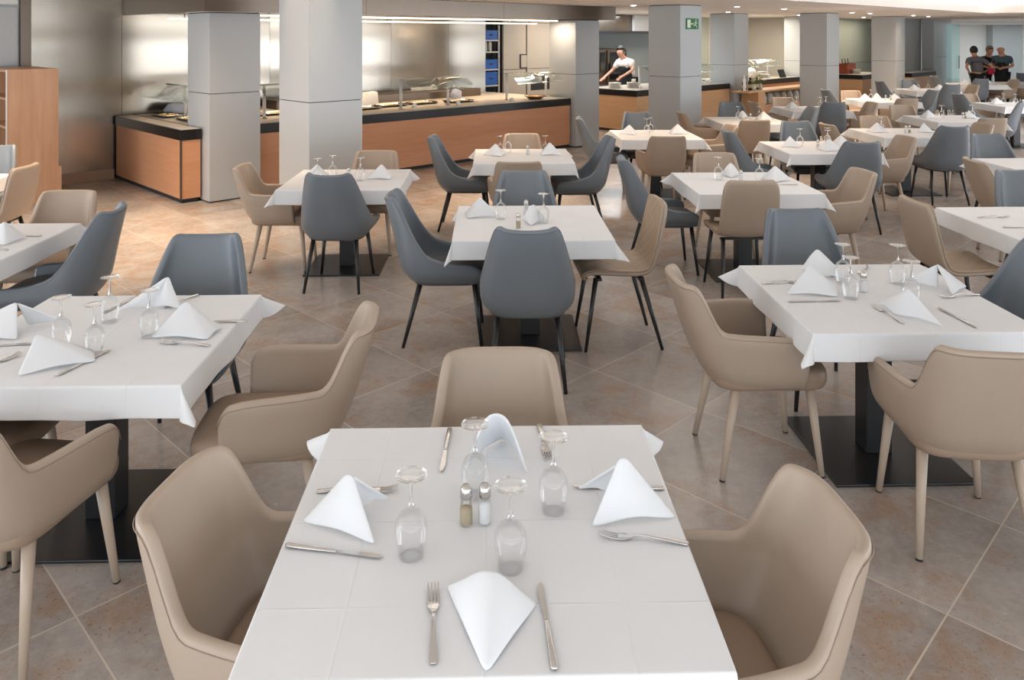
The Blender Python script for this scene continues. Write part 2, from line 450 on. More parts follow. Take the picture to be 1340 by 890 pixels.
# kitchen niche wall and the panelled wall of the right-hand bays
ubox('wall_kitchen', 12.0, 18.8, 13.5, 13.7, 0, CEIL, 'kitchen_sheen')
ubox('wall_kitchen', 12.4, 12.6, 11.8, 13.5, 0, CEIL, 'panel_beige')
ubox('wall_kitchen', 18.6, 18.8, 12.3, 13.5, 0, CEIL, 'panel_beige')
ubox('wall_back', 18.6, 21.3, 12.32, 12.5, 0, CEIL, 'panel_dark')
for a, b, m in ((18.6, 19.55, 'panel_green'), (19.56, 20.2, 'panel_beige'), (20.26, 20.75, 'panel_green'), (20.755, 21.3, 'panel_green')):
    ubox('wall_back_panel', a, b, 12.28, 12.32, 1.12, CEIL, m); ubox('wall_back_panel', a, b, 12.28, 12.32, 0, 1.11, m)
ubox('wall_back', 21.0, 21.2, 10.1, 12.3, 0, CEIL, 'panel_beige')
ubox('wall_back', 21.2, 28.2, 10.14, 10.3, 0, CEIL, 'panel_dark')
for a, b, m in ((21.2, 22.0, 'panel_beige'), (22.03, 23.0, 'panel_green'), (23.005, 24.0, 'panel_green'), (24.005, 28.2, 'panel_green')):
    ubox('wall_back_panel', a, b, 10.10, 10.14, 1.12, CEIL, m); ubox('wall_back_panel', a, b, 10.10, 10.14, 0, 1.11, m)
ubox('wall_niche', 24.2, 26.5, 9.0, 9.1, 0, CEIL, 'dark_steel')
ubox('wall_far', 26.4, 28.05, 8.65, 8.95, 0, CEIL, 'panel')
for z0, z1 in ((0, 1.26), (1.27, CEIL)):
    ubox('wall_far_panel', 26.4, 28.05, 8.60, 8.65, z0, z1, 'panel')
# end of the hall
wbox('wall_end', 12, 17.3, 29.0, 29.2, 0, CEIL, 'wall_white')
wbox('wall_end', 17.3, 18.35, 28.6, 29.2, 0, CEIL, 'wall_grey')
wbox('wall_end', 18.35, 18.62, 28.5, 29.2, 0, CEIL, 'wall_white')
wbox('wall_end', 18.62, 19.8, 31.0, 31.2, 0, CEIL, 'wall_white')
wbox('wall_end', 19.3, 26, 28.6, 28.8, 0, CEIL, 'wall_grey')
wbox('wall_end_header', 14.8, 26, 28.3, 28.5, 2.32, CEIL, 'wall_white')

# pillars clad in grey panels: dark core, eight panels each
def pillar(u, v, top, s=0.63):
    r = uthing('pillar', None, None, u, v, kind='structure')
    ubox('pillar_core', u+0.012, u+s-0.012, v+0.012, v+s-0.012, 0, top, 'panel_dark', parent=r)
    for z0, z1 in ((0.015, 1.262), (1.270, top-0.012)):
        ubox('cladding_panel', u+0.004, u+s-0.004, v, v+0.012, z0, z1, 'panel', parent=r)
        ubox('cladding_panel', u+0.004, u+s-0.004, v+s-0.012, v+s, z0, z1, 'panel', parent=r)
        ubox('cladding_panel', u, u+0.012, v+0.004, v+s-0.004, z0, z1, 'panel', parent=r)
        ubox('cladding_panel', u+s-0.012, u+s, v+0.004, v+s-0.004, z0, z1, 'panel', parent=r)
    return r
def uv_of(x, y): return (x*CU + y*SU, -x*SU + y*CU)
PIL = [((-3.51, 9.22), 2.22), ((-2.045, 8.02), CEIL), ((1.107, 13.8), 2.22), ((2.73, 12.9), CEIL), ((5.06, 18.1), CEIL),
       ((6.99, 17.65), CEIL), ((10.08, 20.87), CEIL), ((7.75, 20.9), CEIL)]
for (x, y), top in PIL: pillar(*uv_of(x, y), top)

# exit sign on the fourth pillar
def exit_sign():
    u, v = uv_of(2.73, 12.9); u += 0.16; v -= 0.016
    r = thing('exit_sign', 'green running man exit sign on the grey pillar', 'sign', W(u, v, 2.05), BA)
    MB().box(0, 0.35, 0, 0.015, 0, 0.175).build('sign_board', 'green_sign', r, smooth=False)
    m = MB()
    m.box(0.02, 0.115, -0.002, 0, 0.02, 0.155)                                     # white door leaf
    m.build('door_symbol', 'sign_white', r, smooth=False)
    a = MB()
    a.add([(0.205, -0.002, 0.095), (0.205, -0.002, 0.08), (0.15, -0.002, 0.08), (0.15, -0.002, 0.065), (0.122, -0.002, 0.0875), (0.15, -0.002, 0.11), (0.15, -0.002, 0.095)],
          [(0, 1, 2, 3, 4, 5, 6)])
    a.build('arrow_symbol', 'sign_white', r, smooth=False)
    p = MB()
    def limb(pts, wd): p.tube([(x, -0.001, z) for x, z in pts], wd, 6)
    p.lathe([(0.0, 0.016), (0.011, 0.011), (0.016, 0), (0.011, -0.011), (0.0, -0.016)], 10, (0.275, 0, 0.145))
    limb([(0.268, 0.122), (0.258, 0.075)], 0.014)
    limb([(0.262, 0.118), (0.232, 0.110), (0.222, 0.088)], 0.008)
    limb([(0.272, 0.118), (0.296, 0.096), (0.318, 0.106)], 0.008)
    limb([(0.256, 0.078), (0.232, 0.058), (0.205, 0.060)], 0.010)
    limb([(0.260, 0.078), (0.284, 0.056), (0.300, 0.020)], 0.010)
    o = p.build('running_figure', 'sign_white', r)
    for vx in o.data.vertices: vx.co.y = vx.co.y*0.12 - 0.001
exit_sign()

# extraction hood over the long counter: shell, underside, warm light strips
hood = uthing('extraction_hood', 'long stainless steel extraction hood over the buffet counter', 'hood', 3.74, 8.88)
HB = 2.22
for a, b in ((3.74, 5.9), (5.904, 8.4), (8.404, 11.14)):
    ubox('front_sheet', a, b, 8.88, 8.90, HB, CEIL-0.005, 'hood_steel', parent=hood)
ubox('end_sheet', 3.74, 3.76, 8.90, 11.55, HB, CEIL-0.005, 'hood_steel', parent=hood)
ubox('end_sheet', 11.12, 11.14, 8.90, 11.55, HB, CEIL-0.005, 'hood_steel', parent=hood)
ubox('underside', 3.76, 11.12, 8.90, 11.55, HB+0.03, HB+0.05, 'hood_steel', parent=hood)
for v, a, b in ((9.5, 4.65, 10.3), (10.6, 4.0, 10.9)):
    g = ubox('light_strip', a, b, v, v+0.035, HB-(0.03 if v < 10 else 0.065), HB-(0.008 if v < 10 else 0.043), 'led_warm', parent=hood)
    g['label'] = 'glowing warm light strip'
    for q in (0.2, (b-a)/2, b-a-0.2): ubox('hanger_rod', a+q, a+q+0.012, v+0.012, v+0.024, HB-0.043, HB+0.03, 'hood_steel', parent=hood)
for uu in (5.0, 7.4, 9.7):
    x, y, _ = W(uu, 10.3); area('hood_light', (x, y, HB-0.01), (0, 0, 44), 2.0, 0.5, 15, (1.0, 0.74, 0.50), 85)
x, y, _ = W(14.0, 11.6); area('kitchen_light', (x, y, 2.40), (0, 0, 44), 2.5, 0.8, 80, (0.85, 0.94, 1.0))
x, y, _ = W(10.05, 9.45); area('servery_light', (x, y, 2.18), (0, 0, 44), 0.3, 0.3, 10, (1.0, 0.80, 0.60))
x, y, _ = W(12.0, 10.6); area('servery_light', (x, y, 2.40), (0, 0, 44), 0.8, 0.8, 26, (1.0, 0.80, 0.60))
x, y, _ = W(18.6, 10.6); area('bay_light', (x, y, 2.40), (0, 0, 44), 2.5, 0.8, 85, (1.0, 0.90, 0.76))
x, y, _ = W(23.2, 9.4); area('bay_light', (x, y, 2.40), (0, 0, 44), 2.5, 0.8, 30, (1.0, 0.9, 0.75))
area('end_light', (17.0, 26.0, 2.40), (0, 0, 0), 4, 3, 110, (0.92, 0.97, 1.0))

# recessed downlights
dl = thing('ceiling_downlight', None, None)
MB().lathe([(0.075, 0.0), (0.075, -0.008), (0.055, -0.012), (0.052, -0.002)], 20).build('trim_ring', 'wall_white', dl)
MB().lathe([(0.0, -0.02), (0.03, -0.018), (0.052, -0.010)], 20).build('lens', 'led_spot', dl)
DL = [(2.0, 13.1, 'between the hood end and the exit sign pillar'), (3.88, 13.7, 'just right of the exit sign pillar top'),
      (4.57, 16.8, 'above the second counter, nearer the wall'), (5.1, 14.9, 'left of two before the flower bay'),
      (6.97, 19.3, 'over the flower bay counter'), (7.4, 17.3, 'right beside the pillar of flower bay'),
      (8.06, 17.9, 'over the aisle before the red box'), (9.6, 21.7, 'just above the red brown box'),
      (10.0, 19.8, 'over the aisle by the last pillar'), (10.9, 20.8, 'farthest right beyond the last pillar')]
for x, y, s in DL: place(dl, (x, y, CEIL), 0, 'small round ceiling downlight ' + s, 'ceiling downlights', 'ceiling light')

# ------------------------------------------------------------------ chairs
def smooth01(t): t = max(0.0, min(1.0, t)); return t*t*(3-2*t)
def bucket(name, mat, root, seam, zb, wz, bz, rim, arm_rim, yc, yf, p, th, zin, tuck=0.05, N=64, K=7, flare=1.0):
    """upholstered tub: U-shaped plan, closed section swept from one arm front round the back to the other"""
    def plan(t, z):
        s = 1 if t >= 0 else -1; a = abs(t); ww = interp(z, wz); bb = interp(z, bz)
        if a <= 0.72:
            th_ = a/0.72*math.pi/2
            x, y = s*ww*abs(math.sin(th_))**p, yc - bb*abs(math.cos(th_))**p
        else: x, y = s*ww, yc + (a-0.72)/0.28*(yf-yc)
        if flare < 1: x *= lerp(flare, 1.0, smooth01((y+0.28)/0.36))
        return Vector((x, y, z))
    def height(t):
        a = abs(t)
        if a <= 0.72: return interp(a/0.72*90, rim)
        return interp((a-0.72)/0.28, arm_rim)
    ts = []
    for i in range(N+1):
        q = -1 + 2*i/N
        ts.append(q)
    rings = []; seamline = []
    for t in ts:
        H = height(t); outer = []; inner = []
        for k in range(K+1):
            f = k/K
            z = zb + (H-th*0.3-zb)*f
            P = plan(t, z); e = 0.004
            T = (plan(min(1, t+e), z) - plan(max(-1, t-e), z)); T.z = 0; T.normalize()
            nrm = Vector((T.y, -T.x, 0))            # outward
            dz = z - zb
            q = max(0.0, 1-dz/0.07); tk = tuck*(1-math.sqrt(max(0, 1-q*q)))
            Po = P - nrm*tk
            outer.append(Po)
            zi = max(zb+0.014, z)
            Pi = plan(t, zi); Pi = Pi - nrm*th
            inner.append(Pi)
        Pt = plan(t, H-th*0.3) ; 
        top = [Pt - nrm*th*0.18 + Vector((0, 0, th*0.24)), Pt - nrm*th*0.5 + Vector((0, 0, th*0.34)), Pt - nrm*th*0.82 + Vector((0, 0, th*0.24))]
        seamline.append(Pt + nrm*0.0002 - Vector((0, 0, 0.006)))
        ring = outer + top + inner[::-1]
        # drop inner duplicates below the seat: keep one bottom edge
        rings.append(ring)
    n = len(rings[0]); V = [tuple(v) for r in rings for v in r]; F = []
    for i in range(N):
        for j in range(n):
            a = i*n+j; b = i*n+(j+1) % n
            F.append((a, b, b+n, a+n))
    # front caps of the arms
    for i in (0, N):
        base = i*n
        for k in range(n//2):
            q = (base+k, base+k+1, base+n-2-k, base+n-1-k)
            if len(set(q)) == 4: F.append(q)
            elif len(set(q)) == 3: F.append(tuple(dict.fromkeys(q)))
    o = mk(name, V, F, mat, root, sub=1)
    MB().tube(seamline, 0.0014, 5).build('piping', seam, root)
    return o

def slab(name, mat, root, outline, layers, sub=1):
    """cushion: outline scaled ring by ring; layers = (inset, z)"""
    c = Vector((sum(p[0] for p in outline)/len(outline), sum(p[1] for p in outline)/len(outline)))
    V = []; n = len(outline)
    for ins, z in layers:
        for x, y in outline:
            d = Vector((x, y)) - c; L = d.length
            q = c + d*max(0.02, (L-ins)/L); V.append((q.x, q.y, z))
    F = []
    for i in range(len(layers)-1):
        for j in range(n):
            a = i*n+j; b = i*n+(j+1) % n; F.append((a, b, b+n, a+n))
    F.append(tuple(range(n))[::-1]); F.append(tuple((len(layers)-1)*n+j for j in range(n)))
    return mk(name, V, F, mat, root, sub=sub)
def sup(wx, yb, yf, p, n=28, wf=None):
    out = []
    for i in range(n):
        a = 2*math.pi*i/n; c, s = math.cos(a), math.sin(a)
        wv = wx if s < 0 or wf is None else lerp(wx, wf, smooth01(s*1.6))
        x = wv*(1 if c > 0 else -1)*abs(c)**p
        y = (yf if s > 0 else -yb)*abs(s)**p
        out.append((x, y))
    return out
def legs(root, mat, top, bot, r0, r1, foot=None):
    for sx in (-1, 1):
        for (tx, ty, tz), (bx_, by_) in zip(top, bot):
            p0 = Vector((sx*tx, ty, tz)); p1 = Vector((sx*bx_, by_, 0.0))
            q = p1.lerp(p0, 0.018)
            m = MB().tube([p0, p0.lerp(p1, 0.5), q if foot else p1], [r0, (r0+r1)/2, r1], 12)
            l = m.build('leg', mat, root)
            if foot:
                MB().tube([q, p1], [r1*1.02, r1*1.0], 12).build('foot_cap', 'rubber', l)

def armchair():
    r = thing('taupe_armchair', None, None)
    bucket('shell', 'taupe', r, 'seam', 0.385,
           [(0.38, 0.225), (0.47, 0.262), (0.60, 0.278), (0.70, 0.272), (0.845, 0.262)],
           [(0.38, 0.205), (0.47, 0.25), (0.62, 0.305), (0.845, 0.375)],
           [(0, 0.848), (44, 0.847), (49, 0.838), (53, 0.81), (57, 0.755), (61, 0.69), (65, 0.66), (70, 0.65), (90, 0.645)],
           [(0, 0.645), (0.45, 0.641), (0.78, 0.630), (0.93, 0.608), (1.0, 0.57)],
           -0.035, 0.145, 0.52, 0.036, 0.42, tuck=0.027, flare=0.87, N=64)
    slab('seat', 'taupe_seat', r, sup(0.216, 0.250, 0.285, 0.46, wf=0.236), [(0.05, 0.372), (0.012, 0.385), (0.0, 0.42), (0.006, 0.462), (0.028, 0.478), (0.12, 0.487)])
    legs(r, 'taupe_metal', [(0.165, 0.185, 0.385), (0.165, -0.15, 0.395)], [(0.200, 0.225), (0.205, -0.225)], 0.0215, 0.0125, True)
    return freeze(r)
def wingchair():
    r = thing('blue_chair', None, None)
    bucket('shell', 'blue', r, 'seam_blue', 0.385,
           [(0.38, 0.215), (0.46, 0.268), (0.56, 0.272), (0.75, 0.245), (0.93, 0.218)],
           [(0.38, 0.20), (0.47, 0.245), (0.65, 0.285), (0.93, 0.36)],
           [(0, 0.915), (26, 0.922), (38, 0.932), (46, 0.918), (54, 0.85), (62, 0.76), (70, 0.68), (78, 0.615), (85, 0.575), (90, 0.555)],
           [(0, 0.555), (0.3, 0.532), (0.8, 0.525), (0.95, 0.515), (1.0, 0.49)],
           -0.04, 0.235, 0.66, 0.034, 0.42, tuck=0.026, N=50)
    slab('seat', 'blue_seat', r, sup(0.228, 0.215, 0.262, 0.5, wf=0.236), [(0.05, 0.372), (0.012, 0.385), (0.0, 0.42), (0.006, 0.458), (0.035, 0.472), (0.13, 0.478)])
    legs(r, 'black_metal', [(0.17, 0.19, 0.385), (0.165, -0.15, 0.395)], [(0.215, 0.235), (0.21, -0.255)], 0.0175, 0.0105)
    return freeze(r)
def quiltchair():
    r = thing('quilted_chair', None, None)
    prof = [(0.235, 0.425), (0.245, 0.445), (0.225, 0.466), (0.15, 0.468), (0.05, 0.462), (-0.06, 0.456), (-0.13, 0.458), (-0.175, 0.475), (-0.205, 0.515),
            (-0.225, 0.58), (-0.245, 0.66), (-0.262, 0.74), (-0.278, 0.82), (-0.286, 0.865), (-0.29, 0.892)]
    L = [0.0]
    for a, b in zip(prof, prof[1:]): L.append(L[-1]+math.hypot(a[0]-b[0], a[1]-b[1]))
    tot = L[-1]; NX = 12
    def wid(s):
        f = s/tot
        w_ = interp(f, [(0, 0.20), (0.04, 0.222), (0.35, 0.232), (0.5, 0.222), (0.8, 0.215), (0.93, 0.208), (0.98, 0.19), (1, 0.165)])
        return w_
    def sheet(off):
        V = []; UV = []
        for i, (y, z) in enumerate(prof):
            a = Vector(prof[max(0, i-1)]); b = Vector(prof[min(len(prof)-1, i+1)]); t = (b-a).normalized()
            nrm = Vector((t.y, -t.x)); nrm = -nrm if (nrm.y < 0 and i < 7) or (i >= 7 and nrm.x < 0) else nrm
            for k in range(NX+1):
                x = -1 + 2*k/NX; cup = 0.022*x*x
                o_ = off + cup
                V.append((x*wid(L[i]), y + nrm.x*o_, z + nrm.y*o_)); UV.append((x*wid(L[i]), L[i]))
        F = [(i*(NX+1)+k, i*(NX+1)+k+1, (i+1)*(NX+1)+k+1, (i+1)*(NX+1)+k) for i in range(len(prof)-1) for k in range(NX)]
        return V, F, UV
    V, F, UV = sheet(-0.004)
    o = mk('back_shell', V, F, 'taupe', r, solid=0.030, sub=1)
    V, F, UV = sheet(0.012)
    me = bpy.data.meshes.new('quilted_pad'); me.from_pydata(V, [], F)
    uvl = me.uv_layers.new(name='UVMap')
    for lp in me.loops: uvl.data[lp.index].uv = UV[lp.vertex_index]
    me.materials.append(M['quilt'])
    o = bpy.data.objects.new('quilted_pad', me); COL.objects.link(o)
    m = o.modifiers.new('s', 'SOLIDIFY'); m.thickness = 0.018; m.offset = 0
    m = o.modifiers.new('u', 'SUBSURF'); m.levels = 1
    bake(o); o.data.polygons.foreach_set('use_smooth', [True]*len(o.data.polygons)); o.parent = r
    o['label'] = 'diamond quilted inner face'
    MB().box(-0.19, 0.19, 0.13, 0.16, 0.425, 0.44).box(-0.19, 0.19, -0.13, -0.10, 0.425, 0.44).box(-0.02, 0.02, -0.11, 0.14, 0.426, 0.439).build('under_frame', 'black_metal', r, smooth=False)
    legs(r, 'black_metal', [(0.175, 0.165, 0.44), (0.17, -0.12, 0.44)], [(0.215, 0.235), (0.21, -0.245)], 0.0165, 0.0100)
    return freeze(r)
A, B, C = armchair(), wingchair(), quiltchair()

# ------------------------------------------------------------------ tables and cloths
TH = 0.73; TS = 0.96; YAW = R(1.5)
def make_table():
    r = thing('dining_table', None, None)
    h = TS/2
    MB().box(-h, h, -h, h, TH-0.035, TH-0.006).build('tabletop', 'board', r, smooth=False, bevel=0.006)
    MB().box(-0.06, 0.06, -0.06, 0.06, 0.012, TH-0.045).build('post', 'black_metal', r, smooth=False, bevel=0.004)
    MB().box(-0.31, 0.31, -0.31, 0.31, 0.0, 0.012).build('base_plate', 'black_metal', r, smooth=False, bevel=0.003)
    MB().box(-0.25, 0.25, -0.03, 0.03, TH-0.045, TH-0.0352).box(-0.03, 0.03, -0.25, 0.25, TH-0.0449, TH-0.0353).build('top_bracket', 'black_metal', r, smooth=False)
    return freeze(r)
TABLE = make_table()
def cloth_mesh(seed, d=0.11, corner=(30, 30, 30, 30), clen=1.0):
    rnd = random.Random(seed); a = TS/2 + 0.004
    strip = [0.003, 0.012, 0.028, 0.045, 0.063, 0.08, 0.096, d]
    cs = [-a-s for s in strip[::-1]] + [-a, -a+0.004, -a+0.02]+[lerp(-a, a, i/14) for i in range(1,14)]+[a-0.02, a-0.004, a] + [a+s for s in strip]
    n = len(cs); V = []
    ph = [rnd.uniform(0, 6.28) for _ in range(8)]; amp = rnd.uniform(0.004, 0.008)
    for j, q in enumerate(cs):
        for i, p in enumerate(cs):
            px, py = max(-a, min(a, p)), max(-a, min(a, q))
            ox, oy = abs(p)-a, abs(q)-a; ox = max(0, ox); oy = max(0, oy)
            sx, sy = (1 if p > 0 else -1), (1 if q > 0 else -1)
            z = TH + 0.0012*math.sin(p*9+ph[0])*math.sin(q*8+ph[1])*0.6
            if ox == 0 and oy == 0: V.append((p, q, z)); continue
            if ox > 0 and oy > 0:
                ci = (0 if sx < 0 else 1) + (0 if sy < 0 else 2)
                phi = math.atan2(oy, ox); k = math.sin(2*phi)
                al = R(5) + (R(corner[ci])-R(5))*k**1.5
                r_ = math.hypot(ox, oy)
                dx, dy = math.cos(phi), math.sin(phi)
                out = r_*math.sin(al); dn = r_*math.cos(al)
                V.append((px+sx*dx*out, py+sy*dy*out, z-dn-0.002)); continue
            r_ = ox or oy
            s_ = q if ox else p
            side = (0 if sx < 0 else 1) if ox else (2 if sy < 0 else 3)
            al = R(5); edge = 1 - (abs(s_)/a)**6
            wv = amp*(math.sin(s_*11+ph[side])+0.6*math.sin(s_*23+ph[side+4]))*(r_/d)*edge
            out = r_*math.sin(al) + wv + 0.003*edge
            dn = r_*math.cos(al)
            if ox: V.append((px+sx*out, py, z-dn-0.002))
            else: V.append((px, py+sy*out, z-dn-0.002))
    F = [(j*n+i, j*n+i+1, (j+1)*n+i+1, (j+1)*n+i) for j in range(n-1) for i in range(n-1)]
    o = mk('tablecloth', V, F, 'linen', None, solid=0.0016, sub=1)
    return o
CLOTHS = [cloth_mesh(11, corner=(38, 22, 30, 48)), cloth_mesh(12, corner=(30, 18, 46, 52)), cloth_mesh(13, corner=(20, 40, 50, 34)), cloth_mesh(14, corner=(26, 34, 52, 28))]
for c_ in CLOTHS: KIDS[c_.name] = []

# ------------------------------------------------------------------ tableware
TZ = TH + 0.0022
def napkin_mesh(name, A_, P, bulge=0.004, lift=0.010, round_=0.006):
    """standing folded napkin: apex A_, feet P (three points) joined by two curved sheets"""
    A_ = Vector(A_); P = [Vector(p) for p in P]; NT_, NS = 9, 7
    two = len(P) == 4                       # two sheets that only meet at the apex
    V = []; cols = 2*NS+2 if two else 2*NS+1
    cen = (P[0]+P[1]+P[2])/3
    for i in range(NT_+1):
        t = i/NT_
        for k in range(cols):
            if two: g = 0 if k <= NS else 1; s = (k - g*(NS+1))/NS; a, b = P[2*g], P[2*g+1]
            else: g = 0 if k <= NS else 1; s = (k - g*NS)/NS; a, b = P[g], P[g+1]
            base = a.lerp(b, s)
            sg = (s if g == 0 else 1.0) if two else (g + s)/2
            d01 = (P[1]-P[0] if two else P[2]-P[0]); d01.z = 0
            top = A_ + d01.normalized()*(sg-0.5)*2*round_ + Vector((0, 0, -round_*0.5*(2*sg-1)**2))
            q = top.lerp(base, t)
            nrm = (b-a).cross(A_-a); nrm.normalize()
            if nrm.dot(a.lerp(b, .5)-cen) < 0 and nrm.z < 0: nrm = -nrm
            if nrm.z < 0: nrm = -nrm
            q = q + nrm*(bulge*math.sin(math.pi*s)*math.sin(math.pi*min(1, t*0.9)))
            q.z += lift*math.sin(math.pi*s)**2*t*t
            V.append(q)
    F = [(i*cols+k, i*cols+k+1, (i+1)*cols+k+1, (i+1)*cols+k) for i in range(NT_) for k in range(cols-1) if not (two and k == NS)]
    zmin = min(v.z for v in V)
    for v in V: v.z += 0.0035
    o = mk(name, V, F, 'napkin', None, solid=0.007, sub=1)
    KIDS[o.name] = []; return o
NAPS = [napkin_mesh('napkin', (0.0, 0.03, 0.118), [(-0.10, 0.11, 0), (-0.095, -0.055, 0), (0.13, -0.035, 0)]),
        napkin_mesh('napkin', (0.0, 0.02, 0.112), [(-0.13, -0.03, 0), (0.075, -0.085, 0), (0.10, 0.09, 0)]),
        napkin_mesh('napkin', (0.0, 0.0, 0.108), [(-0.085, -0.06, 0), (0.0, 0.12, 0), (0.085, -0.05, 0)], bulge=0.02)]

def fork_proto():
    r = thing('fork', None, None); w0 = 0.0016
    def strip(pts, th=0.0022):
        V = []; F = []
        for (y, hw, z) in pts: V += [(-hw, y, z), (hw, y, z), (hw, y, z+th), (-hw, y, z+th)]
        for i in range(len(pts)-1):
            for j in range(4): a = i*4+j; b = i*4+(j+1) % 4; F.append((a, b, b+4, a+4))
        F.append((0, 1, 2, 3)); k = (len(pts)-1)*4; F.append((k, k+1, k+2, k+3)); return V, F
    V, F = strip([(-0.110, 0.006, 0.001), (-0.105, 0.0085, 0.0012), (-0.08, 0.0078, 0.0035), (-0.03, 0.0050, 0.0085), (0.0, 0.0036, 0.0105), (0.02, 0.0040, 0.0085)], 0.0028)
    mk('handle', V, F, 'steel', r, bevel=0.0008)
    m = MB(); m.add(*strip([(0.02, 0.0040, 0.0085), (0.03, 0.0085, 0.005), (0.042, 0.0122, 0.0025), (0.058, 0.0130, 0.0018)]))
    for k in range(4):
        x = -0.0108 + k*0.0072
        V, F = strip([(0.057, 0.0022, 0.0018), (0.075, 0.0021, 0.003), (0.092, 0.0018, 0.0068), (0.106, 0.0010, 0.0115)])
        m.add([(a+x, b, c) for a, b, c in V], F)
    m.build('tined_head', 'steel', r, bevel=0.0005)
    return freeze(r)
def knife_proto():
    r = thing('table_knife', None, None)
    m = MB().tube([(0, -0.122, 0.0042), (0, -0.118, 0.0042), (0, -0.06, 0.0042), (0, 0.002, 0.0042), (0, 0.006, 0.0042)], [0.0045, 0.0074, 0.0068, 0.0052, 0.0045], 12)
    o = m.build('handle', 'steel', r)
    for v in o.data.vertices: v.co.z = 0.0042 + (v.co.z-0.0042)*0.55
    out = [(-0.0045, 0.005), (-0.0062, 0.03), (-0.0085, 0.07), (-0.0088, 0.095), (-0.005, 0.115), (0.002, 0.122), (0.0055, 0.108), (0.0055, 0.05), (0.0045, 0.005)]
    n = len(out); V = [(x, y, 0.0034) for x, y in out]+[(x, y, 0.0048) for x, y in out]
    mk('blade', V, [tuple(range(n))[::-1], tuple(range(n, 2*n))]+[(i, (i+1) % n, n+(i+1) % n, n+i) for i in range(n)], 'steel', r, smooth=False)
    return freeze(r)
def spoon_proto():
    r = thing('spoon', None, None)
    m = MB().tube([(0, -0.10, 0.002), (0, -0.09, 0.003), (0, -0.02, 0.009), (0, 0.02, 0.011), (0, 0.045, 0.006)], [0.004, 0.006, 0.0045, 0.003, 0.004], 10)
    o = m.build('handle', 'steel', r)
    V = []; F = []
    for i in range(6):
        f = i/5
        for j in range(16):
            t = 2*math.pi*j/16; V.append((0.019*f*math.cos(t), 0.068+0.030*f*math.sin(t), 0.0018+0.0075*f*f))
    for i in range(5):
        for j in range(16): a = i*16+j; b = i*16+(j+1) % 16; F.append((a, b, b+16, a+16))
    mk('bowl', V, F, 'steel', r, solid=0.0012, sub=1)
    return freeze(r)
def glass_proto():
    r = thing('wine_glass', None, None); G = 0.190
    rp = [(0.0285, 0.0), (0.0325, 0.02), (0.0372, 0.045), (0.0385, 0.062), (0.0355, 0.082), (0.027, 0.098), (0.014, 0.108), (0.006, 0.113)]
    MB().lathe(rp, 28).build('bowl', 'glass', r)
    MB().lathe([(0.006, 0.1128), (0.0095, 0.116), (0.0058, 0.1205), (0.0042, 0.126), (0.0038, 0.15), (0.0042, 0.172), (0.0075, 0.181)], 14).build('stem', 'glass_solid', r)
    MB().lathe([(0.0, 0.1835), (0.0075, 0.181), (0.022, 0.1852), (0.0372, 0.1878), (0.0380, 0.1888), (0.0372, 0.1898), (0.018, 0.1892), (0.0, 0.1890)], 28).build('foot', 'glass', r)
    return freeze(r)
def shaker_proto(name, fill, top):
    r = thing(name, None, None)
    MB().lathe([(0.0, 0.001), (0.0145, 0.001), (0.0165, 0.006), (0.0165, 0.045), (0.0135, 0.066), (0.012, 0.072)], 20).build('glass_jar', 'glass', r)
    MB().lathe([(0.0, 0.003), (0.0138, 0.003), (0.0148, 0.007), (0.0148, top), (0.0, top+0.002)], 18).build('contents', fill, r)
    MB().lathe([(0.0128, 0.066), (0.0150, 0.067), (0.0152, 0.080), (0.0142, 0.090), (0.009, 0.097), (0.0, 0.099)], 20).build('cap', 'cap_steel', r)
    return freeze(r)
FORK, KNIFE, SPOON, GLASS = fork_proto(), knife_proto(), spoon_proto(), glass_proto()
SALT, PEPPER = shaker_proto('salt_shaker', 'salt', 0.052), shaker_proto('pepper_shaker', 'pepper', 0.040)

def cutlery(proto, word, p_head, p_tail, label, group):
    a, b = Vector(p_head), Vector(p_tail); c = (a+b)/2; d = a-b
    place(proto, (c.x, c.y, TZ), math.atan2(d.y, d.x)-math.pi/2, label, group, word)

# table, cloth, chairs -------------------------------------------------------
NEAR_SET = {}
T = {  # name: centre, description used to tell it apart
 'T1': (-0.066, 1.993, 'nearest table'),
 'T2': (-1.65, 3.24, 'large table at left foreground'),
 'T3': (1.70, 3.74, 'large table at right foreground'),
 'T4': (0.116, 5.20, 'central table behind the nearest'),
 'T5': (-1.39, 6.73, 'table before the widest grey pillar'),
 'T6': (0.105, 8.03, 'table before the long buffet counter'),
 'T7': (1.75, 9.74, 'table before the exit sign pillar'),
 'T8': (1.91, 6.58, 'table just right of the central table'),
 'T9': (3.33, 8.65, 'table ringed by three blue chairs'),
 'T10': (3.36, 11.38, 'table right of the exit sign pillar'),
 'T11': (4.90, 9.93, 'table behind the big blue chair, right'),
 'T12': (6.43, 11.60, 'middle table of the right distance'),
 'T13': (4.95, 13.14, 'table before the glass jar display'),
 'T14': (6.93, 14.86, 'table before the red brown box'),
 'T15': (3.50, 5.16, 'cut-off table at the right edge'),
 'T16': (5.05, 7.40, 'second cut-off table at right edge'),
 'T17': (8.84, 13.97, 'third cut-off table at right edge'),
 'T18': (9.25, 17.70, 'table before the last grey pillar'),
 'T19': (11.60, 19.85, 'table right before the standing people'),
 'T20': (13.10, 20.30, 'farthest table at right edge'),
 'T21': (-3.27, 4.66, 'cut-off table at the left edge'),
 'T22': (-4.84, 6.49, 'table beside the oak cabinet'),
}
OWN = {'T1': (21, (12, 12, 58, 52)), 'T2': (22, (20, 44, 38, 58)), 'T3': (23, (44, 30, 56, 30)), 'T4': (24, (24, 44, 30, 30))}
ci = 0
